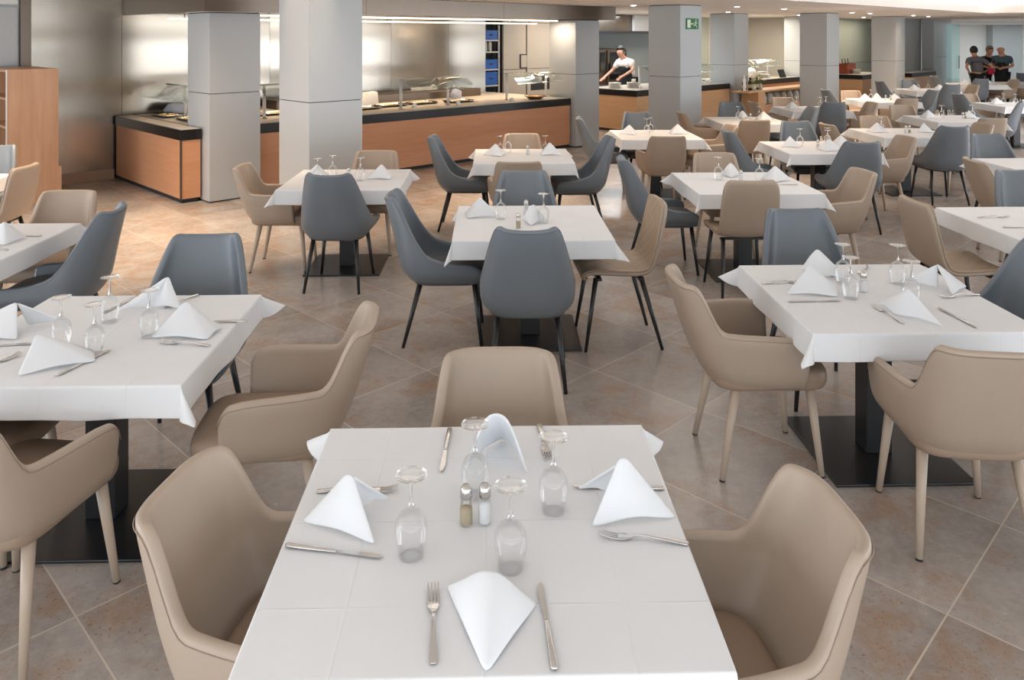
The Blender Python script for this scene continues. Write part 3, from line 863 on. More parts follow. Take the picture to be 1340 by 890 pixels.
for k, (x, y, dsc) in T.items():
    place(TABLE, (x, y, 0), YAW, 'square pedestal table, ' + dsc, 'dining tables', 'table')
    if k in OWN:
        c_ = cloth_mesh(OWN[k][0], corner=OWN[k][1]); KIDS[c_.name] = []
    else:
        c_ = CLOTHS[ci % 4]; ci += 1
    place(c_, (x, y, 0), YAW, 'white tablecloth draped over the ' + dsc, 'white tablecloths', 'tablecloth')

SIDE = {'N': (math.pi, 'far side'), 'S': (0.0, 'near side'), 'W': (-math.pi/2, 'left side'), 'E': (math.pi/2, 'right side')}
def chair(proto, tk, side, x, y, turn=0.0):
    rz, sd = SIDE[side]
    kind = {A.name: 'taupe leather armchair', B.name: 'blue-grey winged chair', C.name: 'quilted taupe chair'}[proto.name]
    place(proto, (x, y, 0), rz + R(turn) + YAW, f'{kind} on the {sd} of {"" if tk == "X" else "the "}{T[tk][2]}',
          {A.name: 'taupe armchairs', B.name: 'blue-grey chairs', C.name: 'quilted chairs'}[proto.name], 'chair')
CH = [
 (A, 'T1', 'N', -0.035, 2.42, 0), (A, 'T1', 'W', -0.465, 1.92, -9), (A, 'T1', 'E', 0.388, 1.845, 3),
 (B, 'T2', 'N', -1.55, 3.76, 2), (A, 'T2', 'E', -0.93, 3.10, 4), (A, 'T2', 'S', -1.64, 2.64, -10), (A, 'T2', 'W', -2.09, 3.10, 0),
 (A, 'T3', 'W', 1.13, 3.69, 2), (B, 'T3', 'N', 1.68, 4.36, 0), (A, 'T3', 'S', 1.74, 3.15, -8), (B, 'T3', 'E', 2.32, 3.85, 6),
 (B, 'T4', 'W', -0.43, 5.17, 0), (B, 'T4', 'S', 0.09, 4.58, -3), (C, 'T4', 'E', 0.675, 5.12, 2), (B, 'T4', 'N', 0.10, 5.68, 0),
 (A, 'T5', 'W', -1.93, 6.73, 0), (B, 'T5', 'S', -1.35, 6.24, -4), (A, 'T5', 'N', -1.28, 7.24, 0),
 (B, 'T6', 'W', -0.47, 8.08, -3), (B, 'T6', 'E', 0.65, 8.00, 3), (A, 'T6', 'S', 0.05, 7.30, 0), (A, 'T6', 'N', 0.12, 8.55, 0),
 (B, 'T7', 'W', 1.18, 9.88, -3), (B, 'T7', 'N', 1.68, 10.30, 0), (A, 'T7', 'E', 2.34, 9.70, 3), (A, 'T7', 'S', 1.70, 9.05, 0),
 (B, 'T8', 'W', 1.27, 6.66, 0), (C, 'T8', 'S', 1.74, 6.05, 0), (A, 'T8', 'E', 2.52, 6.45, 4), (A, 'T8', 'N', 1.90, 7.10, 0),
 (B, 'T9', 'W', 2.66, 8.56, 0), (B, 'T9', 'N', 3.40, 9.18, 0), (B, 'T9', 'S', 3.40, 8.02, -3), (A, 'T9', 'E', 3.95, 8.62, 4),
 (A, 'T10', 'W', 2.78, 11.40, 0), (B, 'T10', 'N', 3.38, 11.92, 0), (A, 'T10', 'S', 3.17, 10.72, 0), (B, 'T10', 'E', 4.00, 11.40, 2),
 (B, 'T11', 'S', 5.02, 9.34, -2), (A, 'T11', 'N', 4.95, 10.52, 0), (A, 'T11', 'W', 4.28, 9.95, 2), (A, 'T11', 'E', 5.55, 9.92, 0),
 (A, 'T12', 'S', 6.40, 10.92, 0), (A, 'T12', 'N', 6.15, 12.20, 0), (B, 'T12', 'E', 7.50, 12.35, -35),
 (B, 'T13', 'S', 4.95, 12.56, 0), (A, 'T13', 'E', 5.60, 13.12, 0), (A, 'T13', 'W', 4.34, 13.20, 0), (A, 'T13', 'N', 4.80, 13.75, 0),
 (A, 'T14', 'S', 6.90, 14.22, 0), (B, 'T14', 'E', 7.55, 14.86, 0), (B, 'T14', 'W', 6.28, 15.10, 0), (A, 'T14', 'N', 6.75, 15.50, 0),
 (C, 'T15', 'W', 2.86, 5.12, 0), (B, 'T15', 'N', 3.85, 5.72, 0), (B, 'T15', 'S', 3.75, 4.62, 0),
 (A, 'T16', 'W', 4.45, 7.02, -8), (B, 'T16', 'N', 4.95, 7.95, 0), (B, 'T16', 'S', 5.10, 6.82, 0),
 (B, 'T17', 'W', 8.15, 13.95, 0), (A, 'T17', 'N', 8.55, 14.58, 0), (B, 'T17', 'E', 9.75, 15.20, 0), 
 (B, 'T18', 'S', 9.20, 16.95, 0), (B, 'T18', 'N', 9.30, 18.35, 0), (B, 'T18', 'W', 8.55, 17.80, 0), (A, 'T18', 'E', 9.95, 17.70, 0),
 (B, 'T19', 'S', 11.15, 19.20, 0), (B, 'T19', 'W', 10.95, 20.00, 0), (A, 'T19', 'E', 12.15, 19.75, 0),
 (A, 'T20', 'S', 12.75, 19.60, 0), (A, 'T20', 'E', 13.65, 20.40, 0), (B, 'T20', 'N', 13.9, 21.3, 0),
 (A, 'T21', 'N', -3.12, 5.28, 0), (B, 'T21', 'E', -2.72, 4.72, 3),
 (C, 'T22', 'E', -4.22, 6.45, 0), (B, 'T22', 'N', -4.80, 7.10, 0),
]
for c_ in CH: chair(*c_)

# place settings --------------------------------------------------------------
def glasses(tk, pts):
    n = len(pts)
    ys = sorted(pts, key=lambda p: p[1])
    names = {4: ['nearest of the four', 'second nearest of the four', 'third nearest of the four', 'farthest of the four'], 3: ['nearest of the three', 'middle one of three', 'farthest of the three'],
             2: ['left one of two', 'right one of two']}[n]
    order = ys if n > 2 else sorted(pts)
    for p, nm in zip(order, names):
        place(GLASS, (p[0], p[1], TZ), random.uniform(0, 6), f'upturned wine glass, {nm}, {T[tk][2]}', 'upturned wine glasses', 'wine glass')
def nap(tk, side, x, y, var, rz):
    place(NAPS[var], (x, y, TZ-0.0015), R(rz), f'folded white napkin, {side} setting, {T[tk][2]}', 'folded white napkins', 'napkin')
def own_napkin(tk, side, A_, P, **kw):
    c = Vector((sum(p[0] for p in P)/3, sum(p[1] for p in P)/3, 0))
    o = napkin_mesh('napkin', Vector(A_)-c, [Vector((p[0], p[1], 0))-c for p in P], **kw)
    place(o, (c.x, c.y, TZ-0.0015), 0, f'folded white napkin, {side} setting, {T[tk][2]}', 'folded white napkins', 'napkin')
def cut(tk, proto, word, side, head, tail):
    cutlery(proto, word, head, tail, f'steel {word}, {side} setting, {T[tk][2]}', 'cutlery')
def atz(px, py): return at(px, py, TZ+0.004)
def shak(tk, pos_s, pos_p=None):
    if pos_s: place(SALT, (pos_s[0], pos_s[1], TZ), 0, f'glass salt shaker on the {T[tk][2]}', 'salt shakers', 'salt shaker')
    if pos_p: place(PEPPER, (pos_p[0], pos_p[1], TZ), 0, f'glass pepper shaker on the {T[tk][2]}', 'pepper shakers', 'pepper shaker')

# nearest table
own_napkin('T1', 'left', (-0.410, 2.01, 0.106), [(-0.528, 1.985, 0), (-0.322, 1.892, 0), (-0.405, 2.02, 0), (-0.318, 2.085, 0)], bulge=0.010, round_=0.012)
own_napkin('T1', 'far', (-0.045, 2.29, 0.125), [(-0.135, 2.205, 0), (-0.03, 2.40, 0), (0.045, 2.195, 0)], bulge=0.012, lift=0.012, round_=0.035)
own_napkin('T1', 'near', (-0.045, 1.705, 0.068), [(-0.145, 1.755, 0), (-0.050, 1.508, 0), (0.055, 1.70, 0)], bulge=0.008, lift=0.004, round_=0.042)
own_napkin('T1', 'right', (0.286, 2.055, 0.124), [(0.192, 1.962, 0), (0.418, 2.00, 0), (0.172, 2.13, 0), (0.275, 2.085, 0)], bulge=0.008, lift=0.014, round_=0.012)
glasses('T1', [(-0.236, 1.861), (-0.097, 2.104), (0.106, 2.036), (-0.003, 1.816)])
shak('T1', (-0.068, 1.985), (-0.114, 1.980))
cut('T1', KNIFE, 'knife', 'left', (-0.297, 1.848), (-0.540, 1.893)); cut('T1', FORK, 'fork', 'left', (-0.295, 2.125), (-0.525, 2.118))
cut('T1', KNIFE, 'knife', 'far', (-0.198, 2.21), (-0.192, 2.455)); cut('T1', FORK, 'fork', 'far', (0.105, 2.27), (0.085, 2.48))
cut('T1', KNIFE, 'knife', 'right', (0.165, 2.14), (0.405, 2.130)); cut('T1', FORK, 'fork', 'right', (0.203, 1.935), (0.425, 1.900))
cut('T1', FORK, 'fork', 'near', (-0.176, 1.775), (-0.150, 1.516)); cut('T1', KNIFE, 'knife', 'near', (0.062, 1.765), (0.082, 1.520))
# left foreground table
own_napkin('T2', 'left', (-2.06, 3.30, 0.105), [(-2.32, 3.19, 0), (-1.97, 3.17, 0), (-2.03, 3.33, 0), (-1.86, 3.36, 0)])
own_napkin('T2', 'near', (-1.77, 2.96, 0.10), [(-1.765, 2.83, 0), (-1.55, 2.96, 0), (-1.62, 3.07, 0)])
own_napkin('T2', 'far', (-1.56, 3.60, 0.12), [(-1.75, 3.49, 0), (-1.60, 3.55, 0), (-1.46, 3.52, 0)], bulge=0.02)
own_napkin('T2', 'right', (-1.36, 3.31, 0.105), [(-1.46, 3.19, 0), (-1.215, 3.17, 0), (-1.20, 3.30, 0)])
glasses('T2', [(-1.77, 3.12), (-1.71, 3.38), (-1.596, 3.04), (-1.466, 3.21)])
cut('T2', FORK, 'fork', 'near', atz(40, 458), (-1.98, 2.80)); cut('T2', KNIFE, 'knife', 'near', (-1.55, 3.07), (-1.625, 2.835))
cut('T2', KNIFE, 'knife', 'left', (-1.88, 3.13), (-2.11, 3.10)); cut('T2', FORK, 'fork', 'right', (-1.405, 3.15), (-1.175, 3.11))
cut('T2', KNIFE, 'knife', 'right', (-1.36, 3.37), (-1.13, 3.375)); cut('T2', KNIFE, 'knife', 'far', (-1.79, 3.47), (-1.74, 3.70)); cut('T2', SPOON, 'spoon', 'far', (-1.55, 3.55), (-1.47, 3.72))
# right foreground table
own_napkin('T3', 'left', (1.435, 3.83, 0.105), [(1.28, 3.73, 0), (1.515, 3.69, 0), (1.56, 3.84, 0)])
own_napkin('T3', 'far', (1.57, 4.08, 0.115), [(1.50, 4.13, 0), (1.52, 3.98, 0), (1.68, 3.96, 0)], bulge=0.02)
own_napkin('T3', 'right', (2.07, 3.87, 0.10), [(2.05, 3.70, 0), (2.20, 3.84, 0), (1.90, 3.92, 0), (2.05, 3.82, 0)])
own_napkin('T3', 'near', (1.73, 3.46, 0.108), [(1.66, 3.60, 0), (1.66, 3.46, 0), (1.80, 3.31, 0)])
glasses('T3', [(1.628, 3.91), (1.568, 3.68), (1.89, 3.895), (1.82, 3.62)])
shak('T3', (1.667, 3.77))
cut('T3', FORK, 'fork', 'left', (1.44, 3.92), (1.22, 3.89)); cut('T3', KNIFE, 'knife', 'left', (1.50, 3.635), (1.265, 3.63))
cut('T3', FORK, 'fork', 'near', (1.62, 3.60), (1.655, 3.33)); cut('T3', KNIFE, 'knife', 'near', (1.90, 3.545), (1.93, 3.305))
cut('T3', FORK, 'fork', 'right', (2.01, 3.69), (2.16, 3.72)); cut('T3', KNIFE, 'knife', 'far', (1.615, 4.03), (1.605, 4.20)); cut('T3', SPOON, 'spoon', 'far', (1.78, 4.05), (1.86, 4.17))
# central table
nap('T4', 'left', -0.21, 5.34, 0, 8); nap('T4', 'near', 0.14, 5.19, 2, 170)
glasses('T4', [(-0.075, 5.27), (0.205, 5.15)]); shak('T4', (0.095, 5.40), (0.04, 5.02))
# the other tables: napkins at the visible settings, upturned glasses around the middle
SETS = {
 'T5': ('lr', [(-1.62, 6.62), (-1.53, 6.78), (-1.27, 6.66)]), 'T6': ('lr', [(-0.12, 8.10), (-0.04, 8.25), (0.34, 8.12)]),
 'T7': ('lr', [(1.66, 9.78), (1.73, 9.92)]), 'T8': ('fr', [(1.74, 6.70), (2.06, 6.62)]), 'T9': ('lrn', [(3.16, 8.72), (3.42, 8.60), (3.50, 8.82)]),
 'T10': ('fr', [(3.26, 11.45), (3.56, 11.45)]), 'T11': ('lr', [(4.62, 9.95)]), 'T12': ('lr', [(6.28, 11.62), (6.75, 11.65)]),
 'T13': ('lr', [(4.72, 13.2), (5.1, 13.15), (5.25, 13.3)]), 'T14': ('lfr', [(6.75, 14.95)]), 'T15': ('n', None), 'T16': ('r', None),
 'T17': ('l', [(8.65, 13.98), (8.78, 13.85)]), 'T18': ('lr', [(9.05, 17.7), (9.35, 17.85)]), 'T19': ('lr', [(11.45, 19.9), (11.75, 19.75)]),
 'T20': ('lr', [(12.9, 20.35), (13.2, 20.2)]), 'T21': ('r', [(-3.08, 4.58)]), 'T22': ('r', None)}
for k, (sides, gl) in SETS.items():
    x, y, _ = T[k]; rnd = random.Random(k)
    for s in sides:
        dx, dy, nm, rz = {'l': (-0.30, 0.02, 'left', 0), 'r': (0.29, 0.03, 'right', 10), 'f': (0.0, 0.27, 'far', 160), 'n': (0.05, -0.28, 'near', 5)}[s]
        nap(k, nm, x+dx+rnd.uniform(-.03, .03), y+dy+rnd.uniform(-.03, .03), rnd.choice((0, 1)) if s != 'f' else 2, rz+rnd.uniform(-15, 15))
    if gl:
        if len(gl) == 1: place(GLASS, (gl[0][0], gl[0][1], TZ), 0, f'lone upturned wine glass on the {T[k][2]}', 'upturned wine glasses', 'wine glass')
        else: glasses(k, gl)
for k, (a, b) in {'T5': ((-1.38, 6.72), None), 'T6': ((0.16, 8.1), None), 'T8': ((1.90, 6.60), None), 'T9': ((3.28, 8.52), None), 'T10': ((3.42, 11.4), None),
                  'T12': ((6.55, 11.55), (6.62, 11.6)), 'T11': ((4.88, 9.85), (4.95, 9.9)), 'T14': ((6.98, 14.85), (7.1, 14.9)), 'T17': ((8.9, 13.85), (8.96, 13.9))}.items(): shak(k, a, b)
x, y, _ = T['T21']
cut('T21', KNIFE, 'knife', 'right', (x+0.18, y+0.14), (x+0.42, y+0.15)); cut('T21', FORK, 'fork', 'right', (x+0.20, y-0.12), (x+0.42, y-0.16))
x, y, _ = T['T15']
cut('T15', KNIFE, 'knife', 'left', (x-0.15, y-0.14), (x-0.39, y-0.13)); cut('T15', FORK, 'fork', 'left', (x-0.17, y+0.15), (x-0.40, y+0.14))
x, y, _ = T['T8']
cut('T8', KNIFE, 'knife', 'right', (x+0.17, y-0.11), (x+0.41, y-0.12))

# ------------------------------------------------------------------ buffet counters and what stands on them
CT = 0.85
def counter(label, u, v, bodies, mat, cat='counter'):
    r = uthing('buffet_counter', label, cat, u, v, 'buffet counters')
    for (u0, u1, v0, v1) in bodies:
        ubox('plinth', u0+0.03, u1-0.03 if u1 < 30 else u1, v0+0.04, v1, 0, 0.06, 'panel_dark', parent=r)
        ubox('wood_front', u0+0.012, u1-0.012, v0+0.012, v1, 0.05, CT-0.12, mat, parent=r)
        ubox('black_edge', u0, u1, v0, v1, CT-0.12, CT, 'black_top', parent=r, bevel=0.004)
        ubox('stone_top', u0+0.02, u1-0.02, v0+0.03, v1-0.01, CT, CT+0.006, 'stone_top', parent=r)
    return r
c1 = counter('long buffet counter with cherry wood front and black edge', 3.62, 9.25,
             [(3.62, 3.866, 9.25, 11.5), (3.866, 4.53, 9.72, 11.5), (4.53, 10.36, 9.25, 11.5)], 'wood_front')
ubox('corner_trim', 3.615, 3.635, 9.247, 9.267, 0.05, CT-0.12, 'hood_steel', parent=c1)
ubox('rear_ledge', 5.6, 9.6, 10.75, 11.2, CT+0.006, CT+0.14, 'hood_steel', parent=c1, bevel=0.01)
c2 = counter('pale wood serving counter left of the exit sign pillar', 12.68, 9.58, [(12.68, 16.17, 9.58, 10.9)], 'wood_pale')
c3 = counter('black edged counter behind the glass jar display', 16.9, 9.78, [(16.9, 20.0, 9.78, 11.1)], 'wood_front')
c4 = counter('pale wood counter carrying the red brown box', 22.05, 9.0, [(22.05, 24.1, 9.0, 10.06)], 'wood_pale')
c5 = counter('short counter in the dark niche beside last pillar', 24.3, 8.5, [(24.3, 26.3, 8.5, 8.97)], 'wood_pale')
ZT = CT + 0.007

def guard(label, u0, u1, v, posts, h=0.43, along='u', depth=0.34):
    """sneeze guard: posts, top rail, curved glass visor"""
    if along == 'u': r = thing('sneeze_guard', label, 'sneeze guard', W(u0, v, ZT), BA, 'sneeze guards')
    else: r = thing('sneeze_guard', label, 'sneeze guard', W(v, u0, ZT), BA+math.pi/2, 'sneeze guards')
    L = u1-u0; sg = -1 if along == 'u' else 1
    for p in posts:
        MB().tube([(p, 0, 0), (p, 0, h)], 0.022, 12).build('post', 'rack_white', r)
        MB().lathe([(0.0, 0.004), (0.045, 0.004), (0.045, 0.0)], 16, (p, 0, 0)).build('post_flange', 'hood_steel', r)
    MB().box(0, L, -0.012, 0.012, h, h+0.02).build('top_rail', 'rack_white', r, smooth=False, bevel=0.003)
    V = []; F = []; n = 9
    for i in range(n):
        t = i/(n-1); a = t*R(62)
        y = sg*depth*math.sin(a)/math.sin(R(62)); z = h + 0.022 - 0.17*(1-math.cos(a))/(1-math.cos(R(62)))
        V += [(0, y, z), (L, y, z)]
    for i in range(n-1): F.append((2*i, 2*i+1, 2*i+3, 2*i+2))
    mk('glass_visor', V, F, 'pane', r, solid=0.008)
    return r
guard('curved glass sneeze guard at the counter\'s left end', 9.75, 11.35, 4.25, [0.95], 0.40, along='v')
guard('glass sneeze guard between the two front pillars', 4.75, 6.1, 9.75, [0.15, 1.2])
guard('glass sneeze guard in the middle of long counter', 6.95, 8.15, 9.62, [0.05, 0.95])
guard('glass sneeze guard beside the beige pillar', 9.2, 10.3, 9.72, [0.06, 1.02])
guard('glass sneeze guard on the pale kitchen counter', 13.2, 15.6, 9.95, [0.05, 2.2])
guard('long glass guard over the flower bay counter', 17.0, 19.9, 10.55, [0.2, 1.5, 2.7])

def utag(o, u, v, z, label, cat, group=None, rz=0.0):
    o.location = W(u, v, z); o.rotation_euler = (0, 0, BA+rz); return tag(o, label, cat, group)
# steel food trays sunk along the long counter
def tray():
    r = thing('food_tray', None, None); a, b = 0.26, 0.165
    V = []; 
    lv = [(0.0, 0.03), (0.022, 0.034), (0.028, 0.006), (0.05, 0.004)]
    for ins, z in lv:
        for (x, y) in sup(a-ins, b-ins, b-ins, 0.28, 24): V.append((x, y, z))
    F = [(i*24+j, i*24+(j+1) % 24, (i+1)*24+(j+1) % 24, (i+1)*24+j) for i in range(3) for j in range(24)]
    F.append(tuple(3*24+j for j in range(24)))
    mk('pan', V, F, 'steel', r, solid=0.003)
    m = MB()
    rn = random.Random(3)
    for k in range(26):
        x, y = rn.uniform(-0.18, 0.18), rn.uniform(-0.09, 0.09)
        m.lathe([(0.0, 0.035), (0.022, 0.028), (0.028, 0.012), (0.02, 0.006), (0.0, 0.005)], 8, (x, y, 0.0))
    o = m.build('food', 'cream', r); o['kind'] = 'stuff'; o['label'] = 'pale food heaped in the tray'
    return freeze(r)
TRAY_P = tray()
for k, (uu, vv, s) in enumerate(((4.15, 10.2, 'nearest the left end of long counter'), (4.85, 10.15, 'behind the first pillar'), (5.3, 10.15, 'showing between the two front pillars'),
                                 (5.9, 10.15, 'behind the widest pillar'), (6.55, 9.95, 'just right of the widest pillar'), (7.15, 10.1, 'under the middle sneeze guard'),
                                 (7.75, 10.1, 'right half of the middle guard'), (8.4, 9.95, 'left of the dark wok'), (4.1, 10.9, 'against the steel wall at left'))):
    x, y, z = W(uu, vv, ZT); place(TRAY_P, (x, y, z), BA + (math.pi/2 if k in (0, 8) else 0), 'steel food tray ' + s, 'steel food trays', 'tray')
# white tapered cover
V = [(-0.17, -0.1, 0), (0.17, -0.1, 0), (0.17, 0.1, 0), (-0.17, 0.1, 0), (-0.06, -0.07, 0.2), (0.165, -0.07, 0.215), (0.165, 0.07, 0.215), (-0.06, 0.07, 0.2)]
o = mk('serving_cover', V, [(0, 1, 5, 4), (1, 2, 6, 5), (2, 3, 7, 6), (3, 0, 4, 7), (4, 5, 6, 7), (3, 2, 1, 0)], 'white', None, bevel=0.02)
utag(o, 6.95, 10.45, ZT, 'white tapered serving cover on the long counter', 'cover')
wok = thing('serving_bowl', 'wide dark copper bowl by the beige pillar', 'bowl', W(9.72, 9.50, ZT), BA)
MB().lathe([(0.0, 0.012), (0.09, 0.012), (0.165, 0.05), (0.185, 0.062), (0.187, 0.056), (0.165, 0.04), (0.09, 0.0), (0.0, 0.0)], 32).build('bowl', 'copper', wok)
o = MB().lathe([(0.0, 0.055), (0.08, 0.053), (0.165, 0.047)], 24).build('food', 'cream', wok); o['kind'] = 'stuff'
def blob(name, mat, u, v, z, sx, sy, sz, label, cat, seed, group=None, rz=0.0):
    rn = random.Random(seed); bm = bmesh.new(); bmesh.ops.create_icosphere(bm, subdivisions=3, radius=1)
    ph = [rn.uniform(0, 6.3) for _ in range(6)]
    for vx in bm.verts:
        c = vx.co; k = 1 + 0.12*math.sin(4*c.x+ph[0])*math.sin(3*c.y+ph[1]) + 0.06*math.sin(7*c.z+ph[2]+3*c.x)
        vx.co = Vector((c.x*sx*k, c.y*sy*k, max(-0.55, c.z)*sz*k + 0.5*sz))
    me = bpy.data.meshes.new(name); bm.to_mesh(me); bm.free(); me.materials.append(M[mat])
    zz = min(vx.co.z for vx in me.vertices)
    for vx in me.vertices: vx.co.z -= zz
    me.polygons.foreach_set('use_smooth', [True]*len(me.polygons))
    o = bpy.data.objects.new(name, me); COL.objects.link(o)
    return utag(o, u, v, z, label, cat, group, rz)
M['cloth_blue'] = plain('pale_blue_cloth', srgb(170, 178, 196), 0.9)
blob('cloth_bundle', 'cloth_blue', 4.42, 11.22, ZT, 0.26, 0.10, 0.10, 'pale blue cloth bundle, left of two by the steel wall', 'cloth', 1, 'cloth bundles')
blob('cloth_bundle', 'cloth_blue', 4.85, 11.05, ZT, 0.20, 0.11, 0.08, 'pale blue cloth bundle, right of two beside first pillar', 'cloth', 2, 'cloth bundles')
blob('paper_bag', 'cloth_blue', 8.75, 10.45, ZT, 0.11, 0.08, 0.11, 'crumpled white and blue bag beside the middle guard', 'bag', 4)
def card(u, v, label):
    V = [(-0.035, -0.025, 0), (0.035, -0.025, 0), (0.035, 0, 0.06), (-0.035, 0, 0.06), (0.035, 0.025, 0), (-0.035, 0.025, 0)]
    o = mk('name_card', V, [(0, 1, 2, 3), (3, 2, 4, 5)], 'white', None, smooth=False, solid=0.002); utag(o, u, v, ZT, label, 'card', 'dish cards')
card(7.25, 9.62, 'small white dish card under the middle guard'); card(9.12, 9.45, 'small white dish card left of the copper bowl'); card(8.05, 9.55, 'small white dish card at the middle guard\'s right post')

# plates, cups and bowls
def plate_stack(n, r0=0.13):
    m = MB()
    for k in range(n):
        m.lathe([(0.0, 0.003+k*0.012), (r0*0.6, 0.003+k*0.012), (r0, 0.012+k*0.012), (r0, 0.015+k*0.012), (r0*0.6, 0.008+k*0.012), (0.0, 0.008+k*0.012)], 28)
    return m
def plates(u, v, z, n, label, r0=0.13):
    """every plate of the pile is its own object"""
    pr = PL.get(r0)
    for k in range(n):
        if pr is None:
            pr = PL[r0] = MB().lathe([(0.0, 0.0), (r0*0.6, 0.0), (r0, 0.009), (r0, 0.012), (r0*0.6, 0.005), (0.0, 0.005)], 28).build('plate', 'white'); KIDS[pr.name] = []
        pos = 'topmost' if k == n-1 else ('bottom' if k == 0 else None)
        place(pr, W(u, v, z+k*0.0125), 0, (f'{pos} white plate of the {label}' if pos else f'white plate inside the {label}'), label, 'plate')
        
PL = {}
plates(12.95, 10.35, ZT, 9, 'pile at kitchen counter left')
plates(13.3, 10.15, ZT, 9, 'pile beside the kitchen guard post')
plates(18.7, 10.1, ZT, 8, 'pile on the flower bay counter')
plates(19.05, 10.35, ZT, 12, 'tall pile on the flower bay counter')
plates(22.6, 9.4, ZT, 10, 'pile right of the red box')
cup = MB().lathe([(0.0, 0.0), (0.026, 0.0), (0.036, 0.03), (0.038, 0.065), (0.035, 0.065), (0.032, 0.03), (0.0, 0.008)], 18).build('cup', 'white'); KIDS[cup.name] = []
CUPS = [(13.22, 10.08, 'on the plate pile by the guard post', 0.112), (13.40, 10.2, 'second on the plate pile by guard post', 0.112), (13.1, 9.80, 'standing before the plate piles', 0), (13.75, 9.85, 'right of the kitchen guard post', 0)]
for i, (uu, vv, s, dz) in enumerate(CUPS): place(cup, W(uu, vv, ZT+dz), 0, 'small white cup ' + s, 'white cups', 'cup')
for i in range(9):
    uu = 15.15 + i*0.11; vv = 9.85 + (i % 3)*0.13
    place(cup, W(uu, vv, ZT), 0, 'white cup in the cluster right of exit sign pillar', 'cups right of exit sign pillar', 'cup')

# combi oven and kitchen hood
ov = uthing('combi_oven', 'steel combi oven with dark glass door in the kitchen', 'oven', 15.3, 12.72)
ubox('stand', 15.32, 16.38, 12.8, 13.4, 0, 0.70, 'dark_steel', parent=ov)
ubox('oven_body', 15.3, 16.4, 12.74, 13.45, 0.70, 1.60, 'hood_steel', parent=ov, bevel=0.01)
ubox('oven_door', 15.62, 16.38, 12.70, 12.74, 0.74, 1.57, 'hood_steel', parent=ov, bevel=0.006)
ubox('door_glass', 15.70, 16.32, 12.690, 12.70, 0.82, 1.52, 'dark_glass', parent=ov)
ubox('control_panel', 15.36, 15.54, 12.728, 12.74, 1.02, 1.52, 'dark_glass', parent=ov)
ubox('door_handle', 15.645, 15.675, 12.64, 12.70, 0.95, 1.25, 'black_metal', parent=ov, bevel=0.006)
kh = uthing('kitchen_hood', 'steel kitchen hood with black rim behind counter', 'hood', 14.2, 12.0)
ubox('hood_skirt', 14.2, 18.5, 12.0, 13.48, 2.05, 2.44, 'hood_steel', parent=kh)
ubox('rim', 14.18, 18.52, 11.98, 13.49, 1.99, 2.05, 'black_metal', parent=kh)
ubox('duct_box', 15.7, 16.5, 11.94, 12.0, 2.05, 2.44, 'rack_white', parent=kh)

# crate rack in the recess
rk = uthing('crate_rack', 'white shelf rack holding blue crates by steel wall', 'rack', 10.46, 11.64)
for a in (10.46, 10.87):
    for b in (11.64, 12.08): ubox('upright', a, a+0.03, b, b+0.03, 0, 2.15, 'rack_white', parent=rk)
LV = [0.45, 0.93, 1.25, 1.60, 1.83]
for z in LV: ubox('shelf', 10.46, 10.90, 11.64, 12.11, z, z+0.025, 'rack_white', parent=rk)
def crate(h):
    r = thing('plastic_crate', None, None)
    MB().box(-0.17, 0.17, -0.2, 0.2, 0, 0.012).box(-0.17, 0.17, -0.2, -0.188, 0.012, h).box(-0.17, 0.17, 0.188, 0.2, 0.012, h).box(-0.17, -0.158, -0.188, 0.188, 0.012, h).box(0.158, 0.17, -0.188, 0.188, 0.012, h)\
        .build('crate_body', 'blue_plastic', r, smooth=False)
    MB().box(-0.18, 0.18, -0.212, -0.198, h-0.03, h).box(-0.18, 0.18, 0.198, 0.212, h-0.03, h).build('rim', 'blue_plastic', r, smooth=False)
    MB().box(-0.05, 0.05, -0.204, -0.1995, h*0.45, h*0.45+0.025).build('handle_slot', 'panel_dark', r, smooth=False)
    return freeze(r)
for h, lv, s in ((0.19, LV[0], 'on the bottom shelf of the rack'), (0.26, LV[1], 'on the second shelf of the rack'), (0.19, LV[2], 'on the third shelf of the rack'), (0.19, LV[4], 'on the top shelf of the rack')):
    place(crate(h), W(10.68, 11.86, lv+0.026), BA, 'blue plastic crate ' + s, 'blue crates', 'crate')
bt = thing('water_bottle', None, None)
MB().lathe([(0.0, 0.0), (0.035, 0.0), (0.037, 0.01), (0.037, 0.15), (0.028, 0.185), (0.013, 0.21), (0.013, 0.23)], 16).build('bottle_body', 'white_frost', bt)
MB().lathe([(0.015, 0.225), (0.015, 0.245), (0.0, 0.246)], 12).build('cap', 'blue_plastic', bt)
freeze(bt)
for a, s in ((10.58, 'left of two on the crate rack'), (10.70, 'right of two on the crate rack')):
    place(bt, W(a, 11.72, LV[3]+0.026), 0, 'clear bottle ' + s, 'bottles on the crate rack', 'bottle')

# glass jar display in front of the flower bay, and the bottles on it
ds = uthing('display_stand', 'wooden display stand holding a row of glass jars', 'display stand', 16.0, 9.0)
ubox('top_board', 16.0, 20.0, 9.0, 9.46, 0.66, 0.70, 'wood_pale', parent=ds)
ubox('end_panel', 16.42, 16.72, 9.02, 9.44, 0, 0.66, 'wood_pale', parent=ds)
ubox('front_panel', 16.72, 20.0, 9.02, 9.44, 0, 0.36, 'wood_front', parent=ds)
ubox('back_panel', 16.72, 20.0, 9.41, 9.44, 0.36, 0.66, 'wood_pale', parent=ds)
jr = thing('glass_jar', None, None)
MB().lathe([(0.0, 0.0), (0.088, 0.0), (0.095, 0.015), (0.095, 0.16), (0.07, 0.195), (0.07, 0.21)], 20).build('jar_body', 'white_frost', jr)
MB().lathe([(0.078, 0.205), (0.08, 0.225), (0.02, 0.235), (0.015, 0.255), (0.0, 0.258)], 20).build('lid', 'white_frost', jr)
freeze(jr)
ORD = ['first', 'second', 'third', 'fourth', 'fifth', 'sixth', 'seventh', 'eighth', 'ninth', 'tenth']
